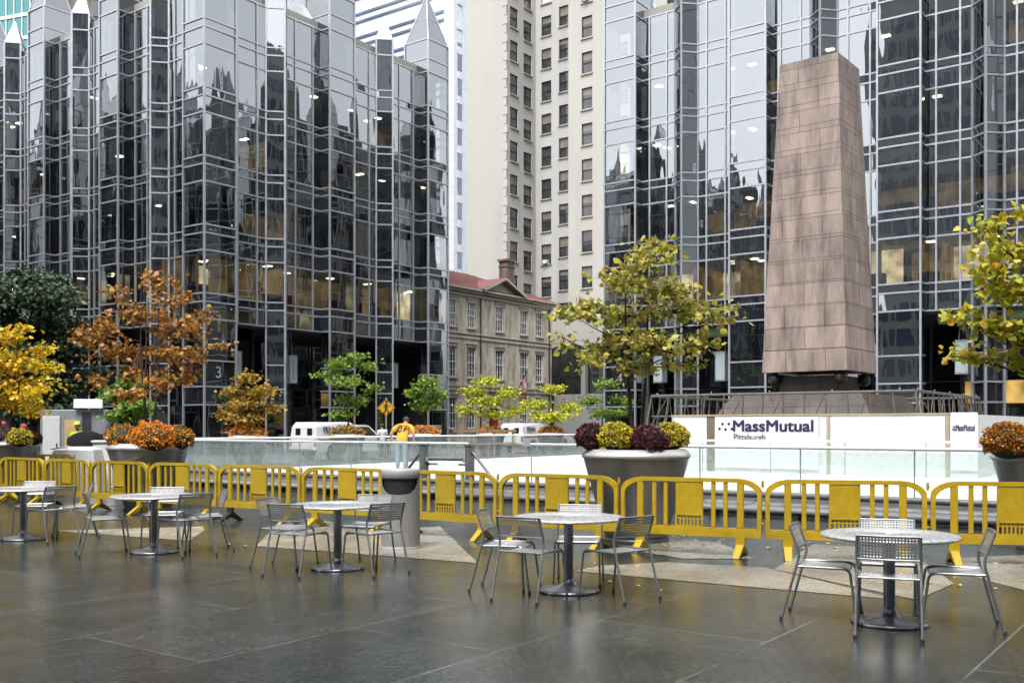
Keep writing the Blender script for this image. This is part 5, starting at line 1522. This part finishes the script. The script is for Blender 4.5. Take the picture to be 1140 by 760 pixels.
make_tree('shade_tree', q, 'large dark green shade tree behind the yellow-leaved tree', None,
  px_blobs([(30, 312, 40, 18), (66, 332, 34, 20), (6, 335, 35, 26), (40, 362, 50, 28), (76, 386, 28, 22), (18, 398, 45, 28), (60, 425, 40, 24), (88, 415, 16, 18), (0, 440, 40, 22), (-30, 380, 40, 50), (48, 455, 45, 14)], 36, 40, 0, 1.3),
  'dark', .19, 620, 18, .17, 1, .3, 1.5, 'oval', .5, .26)

# ------------------------------------------------------------------ chrysanthemum domes
BLOOM = {
 'maroon': leaf_mat('bloom_maroon', [(.085, .010, .028), (.13, .015, .04), (.05, .008, .018), (.10, .03, .03)], .1),
 'yellow': leaf_mat('bloom_yellow', [(.60, .46, .02), (.66, .52, .03), (.44, .36, .02), (.26, .26, .03)], .15),
 'orange': leaf_mat('bloom_orange', [(.82, .26, .01), (.88, .33, .015), (.68, .18, .01), (.80, .38, .02)], .15),
 'amber': leaf_mat('bloom_amber', [(.64, .26, .012), (.70, .38, .02), (.34, .10, .012), (.14, .09, .02), (.66, .30, .01)], .1),
 'rust': leaf_mat('bloom_rust', [(.34, .07, .012), (.42, .12, .012), (.54, .36, .02), (.18, .04, .01), (.28, .07, .01)], .1)}
M['mum_leaf'] = mat('mum_foliage', (.022, .045, .016), .8, 0, .4, 30, bump=.5, bscale=40)
def mum(loc, r, key, label, sc=(1, 1, .85), n=1100, bs=.030, group='mums in the planters'):
    t_ = thing('mum_plant', loc, label, 'flowers', 0, group)
    m_ = MB(); m_.sphere((0, 0, r*.05), r*.9, 0, 20, 12, sc); m_.tube([(0, 0, -.12), (0, 0, .02)], r*.35, 10); m_.build('foliage', M['mum_leaf'], t_)
    d = rng.normal(size=(n, 3)); d /= np.linalg.norm(d, axis=1, keepdims=True); d = d[d[:, 2] > -.55]
    lump = 1+.07*np.sin(d[:, 0]*9+d[:, 1]*5)+.05*np.sin(d[:, 2]*11+d[:, 0]*6)
    pos = d*(r*lump*rng.uniform(.92, 1.03, len(d)))[:, None]*np.array(sc)+np.array([0, 0, r*.05])
    dirs = d*.45+rng.normal(size=d.shape)*.75
    V, Fc = leaf_cloud(pos, dirs, bs, 'oval')
    # second petal layer turned across the first
    V2, F2 = leaf_cloud(pos+d*.003, -dirs+d*.9+rng.normal(size=d.shape)*.3, bs*.9, 'oval')
    np_mesh('blooms', np.concatenate([V, V2]), np.concatenate([Fc, F2+len(V)]), BLOOM[key], t_)
    return t_
def pmum(px, Y, dz, rpx, key, lab, **kw):
    p = XY(px, Y); p.z = SOIL+dz; return mum(p, rpx*Y/F, key, lab, **kw)
pmum(659, 14.25, .24, 18, 'maroon', 'round maroon mum at the picture-left end of the big planter', n=1500)
pmum(686, 14.0, .24, 20, 'yellow', 'round yellow-green mum between two maroon ones in the big planter', n=1500)
pmum(722, 13.85, .20, 20, 'maroon', 'round maroon mum spilling over the rim at the front of the big planter', n=1500)
pmum(747, 14.2, .25, 19, 'yellow', 'round yellow-green mum at the obelisk end of the big planter', n=1500)
pmum(704, 14.75, .20, 17, 'amber', 'amber mum hidden at the back of the big planter, around the tree stem')
pmum(138, 19.3, .18, 18, 'amber', 'dark orange mum at the kiosk end of the orange flower planter', n=1300)
pmum(170, 19.1, .18, 23, 'orange', 'bright orange mum dome in the middle of its planter', n=1700, sc=(1.05, 1, .8))
pmum(198, 19.4, .17, 17, 'amber', 'dark orange mum at the rink end of the orange flower planter', n=1300)
pmum(3, 23.0, .14, 15, 'maroon', 'maroon mum cut by the picture edge in the planter by the kiosk')
pmum(22, 22.85, .14, 13, 'yellow', 'yellow mum between maroon ones in the planter by the kiosk')
pmum(36, 23.3, .12, 10, 'maroon', 'small maroon mum spilling from the planter by the kiosk')
pmum(1122, 12.95, .20, 25, 'rust', 'rust and yellow mum in the planter at the picture edge', n=2200)
pmum(1168, 12.75, .22, 26, 'rust', 'rust mum beyond the picture edge in the same planter', n=900)
pmum(1215, 13.2, .22, 24, 'maroon', 'maroon mum in the planter beyond the picture edge', n=700)
SL = ['behind the orange-leaved tree', 'under the orange-gold street tree', 'below the green layered street tree', 'beside the person in the gold jersey', 'in front of the stone house door', 'under the lime tree past the flag', 'farthest along the street, behind the purple planter']
for (a_, key, lab, bl_), sl in zip(ST, SL):
    q = P3(a_, 31.0); dup(pp, (q.x, q.y, Zp), random.uniform(0, 6), 'distant round metal planter '+sl, 'tapered round metal planters')
    q2 = q-Vector((0, .12, 0)); q2.z = SOIL+.10
    mum(q2, .62, 'orange' if key != 'green' or a_ > 33 else 'amber', 'wide orange mum mass '+sl, sc=(1.15, .9, .55), n=700, bs=.06, group='mums in the street planters')
# ------------------------------------------------------------------ people
def skin_obj(name, joints, bones, mt, parent, sub=2, root=0):
    """joints: (x,y,z,r) or (x,y,z,rx,ry); one continuous skinned surface"""
    me = bpy.data.meshes.new(name)
    me.from_pydata([j[:3] for j in joints], bones, [])
    o = bpy.data.objects.new(name, me); COL.objects.link(o)
    md = o.modifiers.new('s', 'SKIN'); md.use_smooth_shade = True
    for i, j in enumerate(joints):
        sv = me.skin_vertices[0].data[i]
        sv.radius = (j[3], j[4] if len(j) > 4 else j[3]); sv.use_root = (i == root)
    if sub:
        s = o.modifiers.new('u', 'SUBSURF'); s.levels = sub; s.render_levels = sub
    dg = bpy.context.evaluated_depsgraph_get(); dg.update()
    m2 = bpy.data.meshes.new_from_object(o.evaluated_get(dg))
    bpy.data.objects.remove(o)
    m2.materials.clear(); m2.materials.append(mt)
    for p in m2.polygons: p.use_smooth = True
    r = bpy.data.objects.new(name, m2); COL.objects.link(r); r.parent = parent
    return r
def lean_pt(p, ang, z0=.95, side=0.0):
    """bend everything above the hips forward (+y) by ang, and sideways (+x) by side"""
    x, y, z = p[:3]
    if z <= z0: return (x, y, z, *p[3:])
    h = z-z0; y2 = y*math.cos(ang)+h*math.sin(ang); z2 = z0+h*math.cos(ang)-y*math.sin(ang)
    x2 = x+h*math.sin(side)
    return (x2, y2, z2, *p[3:])
def person(loc, rz, label, lean=0.0, side=0.0, elbow=((-.33, -.04, 1.16), (.33, -.04, 1.16)), wrist=((-.28, .16, .98), (.28, .16, .98)), top='jersey', legs='jeans', sleeve=.75, hair='hair', head_fwd=.05, hat=None, scale=1.0, wide=1.0, long_top=False):
    t_ = thing('person', loc, label, 'person', rz); t_.scale = (scale,)*3
    L_ = lambda p: lean_pt(p, lean, .95, side)
    hp = (0, .02+head_fwd, 1.655)
    J = [L_((0, 0, .97, .14, .11)), L_((0, .0, 1.12, .13, .10)), L_((0, 0, 1.30, .155*wide, .115)), L_((0, -.01, 1.43, .12, .085)), L_((0, .0, 1.50, .055)), L_((hp[0], hp[1]-.02, 1.565, .06)), L_((hp[0], hp[1], 1.655, .082, .095)), L_((hp[0], hp[1]-.005, 1.725, .062, .07))]
    E = [(i, i+1) for i in range(7)]
    def add(p, par): J.append(p); E.append((par, len(J)-1)); return len(J)-1
    arms = []
    for k, s in enumerate((-1, 1)):
        sh = L_((s*.185*wide, -.005, 1.42, .062)); el = L_((*elbow[k], .046)); wr = L_((*wrist[k], .030))
        a = add(sh, 3); b = add(el, a); c = add(wr, b)
        d = (Vector(wr[:3])-Vector(el[:3])).normalized()
        hc = Vector(wr[:3])+d*.075
        h = add((*hc, .034, .018), c)
        sd = d.cross(Vector((0, 0, 1))); sd = sd.normalized() if sd.length > .1 else Vector((1, 0, 0))
        dn = sd.cross(d).normalized()
        for q in range(4):
            f0 = hc+sd*(q-1.5)*.019+d*.02; f1 = f0+d*(.048-.004*abs(q-1.2))+dn*.008; f2 = f1+d*.025+dn*.026
            i0 = add((*f0, .0095), h); i1 = add((*f1, .0085), i0); add((*f2, .0075), i1)
        th0 = Vector(wr[:3])+d*.035+sd*.032*s; th1 = th0+sd*.022*s+d*.035+dn*.012
        i0 = add((*th0, .011), c); add((*th1, .009), i0)
        arms.append((sh, el, wr))
    lg = []
    for s in (-1, 1):
        hip = (s*.10, 0, .90, .095, .10); kn = (s*.115, .02, .50, .062); an = (s*.12, -.01, .10, .042); to = (s*.135, .15, .045, .042, .028)
        a = add(hip, 0); b = add(kn, a); c = add(an, b); add(to, c); lg.append((hip, kn, an, to))
    skin_obj('body', J, E, M['skin'], t_)
    # top
    g = .022
    z_hem = .80 if not long_top else .62
    T = [(0, 0, z_hem+.06, .175*wide, .135), L_((0, 0, 1.0, .165*wide, .13)), L_((0, 0, 1.14, .155*wide, .125)), L_((0, 0, 1.31, .180*wide, .135)), L_((0, -.01, 1.435, .135, .10)), L_((0, .0, 1.495, .07))]
    Eb = [(i, i+1) for i in range(5)]
    for (sh, el, wr) in arms:
        T.append((sh[0], sh[1], sh[2], .085)); Eb.append((4, len(T)-1))
        e = Vector(sh[:3]).lerp(Vector(el[:3]), min(1, sleeve/.5) if sleeve < .5 else 1)
        if sleeve < .9:
            e = Vector(sh[:3]).lerp(Vector(el[:3]), sleeve)
            T.append((*e, .075)); Eb.append((len(T)-2, len(T)-1))
        else:
            T.append((*el[:3], .066)); Eb.append((len(T)-2, len(T)-1)); T.append((*Vector(el[:3]).lerp(Vector(wr[:3]), .95), .046)); Eb.append((len(T)-2, len(T)-1))
    tp_ = skin_obj('shirt', T, Eb, M[top], t_)
    Tr = [(0, 0, .965, .15, .12)]; Et = []
    for (hip, kn, an, to) in lg:
        Tr.append((hip[0], hip[1], .87, .108, .118)); Et.append((0, len(Tr)-1)); Tr.append((kn[0], kn[1], kn[2], .082)); Et.append((len(Tr)-2, len(Tr)-1))
        Tr.append((an[0], an[1], .10, .070)); Et.append((len(Tr)-2, len(Tr)-1))
    skin_obj('trousers', Tr, Et, M[legs], t_)
    for (hip, kn, an, to) in lg:
        skin_obj('shoe', [(an[0], -.06, .05, .045, .045), (an[0], .02, .055, .048, .05), (to[0], .17, .04, .042, .032)], [(0, 1), (1, 2)], M['rubber'], t_)
    hc = L_((hp[0], hp[1], 1.655)); up = Vector(L_((0, hp[1], 1.8))[:3])-Vector(hc[:3])
    m_ = MB(); m_.sphere((0, -.012, .030), .112, 0, 16, 10, (.86, 1.0, .92)); ho = m_.build('hair' if hat is None else 'hat', M[hair if hat is None else hat], t_)
    # cut the cap at brow height so that the face stays free
    me = ho.data; import bmesh
    bm = bmesh.new(); bm.from_mesh(me)
    bmesh.ops.delete(bm, geom=[v for v in bm.verts if (v.co.z < .015 and v.co.y > -.03) or v.co.z < -.06], context='VERTS'); bm.to_mesh(me); bm.free()
    ho.matrix_local = Matrix.Translation(Vector(hc[:3])) @ Matrix.Rotation(-lean, 4, 'X')
    f = MB()
    for s in (-1, 1):
        f.sphere((s*.032, .086, .008), .012, 0, 8, 6)
    fo = f.build('eye', M['ink_black'], t_); fo.matrix_local = ho.matrix_local
    f = MB(); f.add([(-.014, .088, -.03), (.014, .088, -.03), (0, .118, -.034), (0, .09, .012)], [(0, 1, 2), (0, 2, 3), (1, 3, 2)]); f.tube([(-.026, .086, -.062), (0, .094, -.064), (.026, .086, -.062)], .006, 5)
    for s in (-1, 1): f.sphere((s*.088, -.005, -.01), .028, 0, 8, 6, (.4, .8, 1.2))
    fo = f.build('face', M['skin'], t_); fo.matrix_local = ho.matrix_local
    return t_, L_
# worker in the gold jersey on the ice, seen from behind, stooping
pw = XY(447, 31.5); pw.z = ICE
ps, L_ = person(pw, R(-10), 'person in a gold jersey numbered 87 and jeans, seen from behind on the rink', lean=R(24), side=R(4), wide=1.22, elbow=((-.38, -.04, 1.17), (.37, -.04, 1.17)), wrist=((-.37, .10, .93), (.36, .12, .94)), sleeve=.8, hat='cap_dark', head_fwd=.06)
n_ = Matrix.Rotation(-R(24), 4, 'X')
bk = L_((0, -.45, 1.285)); fr = Matrix.Translation(Vector(bk[:3])) @ n_ @ text_frame((0, 0, 0), (1, 0, 0), (0, 0, 1))
num = text_mesh('jersey_number', '87', .33, M['ink_black'], ps, Matrix.Identity(4), 0, .008)
from mathutils.bvhtree import BVHTree
sh_ = [c for c in ps.children if c.name.startswith('shirt')][0].data
bvh = BVHTree.FromPolygons([v.co for v in sh_.vertices], [tuple(p.vertices) for p in sh_.polygons])
dr_ = (n_ @ Vector((0, 1, 0))).normalized()
for v in num.data.vertices:             # printed on the back: laid on the cloth
    p = fr @ v.co; h = bvh.ray_cast(p, dr_, 1.0)
    v.co = (h[0] if h[0] is not None else p+dr_*.3)-dr_*.010
# two people in red hats behind the maroon mums
p = XY(5, 29); person(p, R(160), 'person in a red hat and tan coat at the picture edge, behind the maroon mums', top='tan_cloth', legs='navy', sleeve=1, hat='red_cloth', long_top=True, elbow=((-.24, -.03, 1.15), (.24, -.03, 1.15)), wrist=((-.22, .10, .95), (.22, .10, .95)))
p = XY(27, 30.5); person(p, R(200), 'person in a red hat beside another red hat, nearer the kiosk', top='tan_cloth', legs='jeans', sleeve=1, hat='red_cloth', scale=.96, elbow=((-.24, -.03, 1.15), (.24, -.03, 1.15)), wrist=((-.22, .10, .95), (.22, .10, .95)))
p = XY(87, 30); hv, _ = person(p, R(175), 'person in a yellow-green safety jacket in front of the kiosk', top='hi_vis', legs='hi_vis', sleeve=1, hat='hi_vis', elbow=((-.30, .0, 1.15), (.26, -.03, 1.2)), wrist=((-.30, .12, 1.0), (.18, .22, 1.12)))
p = XY(97, 28.2); um, _ = person(p, R(170), 'person in dark clothes under the black umbrella', top='navy', legs='navy', sleeve=1, scale=.82, elbow=((-.24, -.03, 1.15), (.22, .06, 1.18)), wrist=((-.22, .12, .95), (.12, .25, 1.25)))
u = thing('umbrella', XY(97, 28.0)+Vector((.05, -.1, .98)), 'black umbrella held low and tilted by the kiosk', 'umbrella', R(20)); u.rotation_euler = (R(24), R(12), 0)
m_ = MB(); vs = [(0, 0, .52)]; fs = []; nr = 16
for j in range(1, 6):
    f = j/5
    for k in range(nr):
        an = 2*PI*k/nr; rr = .56*f*(1 if k % 2 == 0 else .95); vs.append((rr*math.cos(an), rr*math.sin(an), .52-.26*f*f-(0 if k % 2 == 0 else -.018*f)))
for k in range(nr): fs.append((0, 1+k, 1+(k+1) % nr))
for j in range(4):
    for k in range(nr): fs.append((1+j*nr+k, 1+(j+1)*nr+k, 1+(j+1)*nr+(k+1) % nr, 1+j*nr+(k+1) % nr))
m_.add(vs, fs); m_.build('canopy', M['black_cloth'], u)
m_ = MB(); m_.tube([(0, 0, -.42), (0, 0, .60)], .010, 6); m_.tube([(0, 0, -.42), (.03, 0, -.47), (.06, 0, -.42)], .013, 6); m_.build('shaft', M['rail'], u)
m_ = MB()
for k in range(8):
    an = 2*PI*k/8; m_.tube([(0, 0, .50), (.30*math.cos(an), .30*math.sin(an), .44), (.56*math.cos(an), .56*math.sin(an), .255)], .004, 4)
m_.build('rib', M['rail'], u)['kind'] = 'stuff'
p = P3(35.6, 33.6); person(p, R(30), 'person in a white top beside the diamond crossing sign', top='white_cloth', legs='navy', sleeve=.8, elbow=((-.22, -.03, 1.15), (.22, -.03, 1.15)), wrist=((-.22, .08, .93), (.22, .08, .93)))

# ------------------------------------------------------------------ white pickups with a utility cap
def truck_proto(loc, rz, lab):
    """local +x is forward, width along y; 5.9 m long"""
    t_ = thing('pickup_truck', loc, lab, 'pickup truck', rz, 'white work pickups parked along the street')
    W = .93
    side = [(-2.9, .50), (-2.9, 1.06), (-.32, 1.06), (-.30, 1.10), (1.35, 1.10), (1.55, 1.06), (2.62, .98), (2.84, .84), (2.90, .52)]
    def arch(cx, r=.43): return [(cx+r*math.cos(a), .42+r*math.sin(a)) for a in [PI*i/8 for i in range(9)]]
    bot = [(2.3, .40)]; bot += [(p[0], max(.40, p[1])) for p in arch(1.78)]; bot += [(p[0], max(.40, p[1])) for p in arch(-1.78)]; bot += [(-2.8, .42)]
    poly = side+bot
    m_ = MB(); m_.prism([(x, -W, z) for (x, z) in poly], (0, 2*W, 0)); m_.build('body', M['truck_white'], t_)
    def loft(prof, name, m):           # prof: (x, z, half width)
        g = MB()
        a = [(x, -w_, z) for (x, z, w_) in prof]; b = [(x, w_, z) for (x, z, w_) in prof]; n = len(prof)
        g.add(a+b, [tuple(range(n)), tuple(reversed(range(n, 2*n)))]+[(i, n+i, n+(i+1) % n, (i+1) % n) for i in range(n)]); return g.build(name, m, t_)
    loft([(-.25, 1.10, .90), (-.20, 1.66, .72), (.55, 1.72, .72), (.80, 1.68, .72), (1.50, 1.09, .88)], 'cab', M['truck_white'])
    loft([(-2.86, 1.065, .92), (-2.80, 1.62, .84), (-2.66, 1.84, .74), (-.52, 1.86, .74), (-.34, 1.70, .82), (-.32, 1.065, .92)], 'utility_cap', M['truck_white'])
    w_ = MB()
    w_.add([(.84, -.735, 1.65), (.84, .735, 1.65), (1.47, .88, 1.12), (1.47, -.88, 1.12)], [(0, 1, 2, 3)])
    w_.v = [(x+.012, y*.93, z+.010) for (x, y, z) in w_.v]; w_.build('windscreen', M['car_glass'], t_)
    for s in (-1, 1):
        g = MB(); g.add([(-.12, s*.895, 1.14), (1.30, s*.885, 1.14), (.74, s*.742, 1.63), (-.10, s*.742, 1.63)], [(0, 1, 2, 3)]); g.v = [(x, y+s*.012, z) for (x, y, z) in g.v]; g.build('side_window', M['car_glass'], t_)
        g = MB(); g.bbox((.55, s*(W+.004), .76), (1.25, .012, .6), .004); d_ = g.build('door', M['truck_white'], t_)
        g = MB(); g.box((.10, s*(W+.016), .96), (.16, .02, .03)); g.build('door_handle', M['rim_metal'], d_)
        g = MB(); g.bbox((1.28, s*1.02, 1.18), (.12, .16, .15), .03); g.build('wing_mirror', M['frame_dark'], t_)
        g = MB(); g.bbox((2.80, s*.72, .83), (.10, .28, .14), .03); g.build('headlight', M['lantern'], t_)
        g = MB(); g.bbox((-2.90, s*.84, .86), (.05, .13, .34), .02); g.build('tail_light', M['red_paint'], t_)
        g = MB(); g.box((-1.6, s*(W+.004), 1.0), (2.3, .008, .07)); g.build('red_stripe', M['red_paint'], t_)
        # cap side rear: two dark windows in the back face
    for y in (-.40, .40):
        g = MB(); g.bbox((-2.835, y, 1.38), (.03, .34, .34), .01); o = g.build('rear_window', M['car_glass'], t_); o.rotation_euler = (0, R(0), 0)
    g = MB(); g.bbox((2.93, 0, .55), (.14, 1.80, .20), .04); g.build('front_bumper', M['rim_metal'], t_)
    g = MB(); g.bbox((-2.95, 0, .52), (.14, 1.80, .18), .04); g.build('rear_bumper', M['rim_metal'], t_)
    g = MB(); g.bbox((2.88, 0, .80), (.06, 1.1, .2), .02); g.build('grille', M['frame_dark'], t_)
    for x in (-1.78, 1.78):
        for s in (-1, 1):
            y0 = s*.80
            g = MB(); g.lathe([(.0, -.11), (.30, -.11), (.36, -.08), (.36, .08), (.30, .11), (0, .11)], 28); g.v = [(a, c, b) for (a, b, c) in g.v]; o = g.build('wheel', M['tyre'], t_); o.location = (x, y0, .365)
            q = MB(); q.lathe([(0, .0), (.05, .02), (.10, .0), (.20, .0), (.215, .02), (.22, .02)], 24); q.v = [(a, s*(.10+c), b) for (a, b, c) in q.v]; q.build('rim', M['rim_metal'], o)
    for s in (-1, 1):
        x_ = (1, 0, 0) if s < 0 else (-1, 0, 0)
        tl = math.atan2(.10, .55)
        upv = (0, -s*math.sin(tl), math.cos(tl))
        text_mesh('lettering', 'PENN', .36, M['ink'], t_, text_frame((-2.0, s*.925, 1.48), x_, upv), .004, .012)
    return t_
q = P3(35.6, 36.0); q.z = .004
tk = truck_proto(q, ROTA, 'white pickup with utility cap parked below the entrance numbered 3')
q = P3(53.0, 36.5); q.z = .004
dup(tk, q, ROTA, 'white pickup with utility cap, partly behind the lime trees near the stone house')
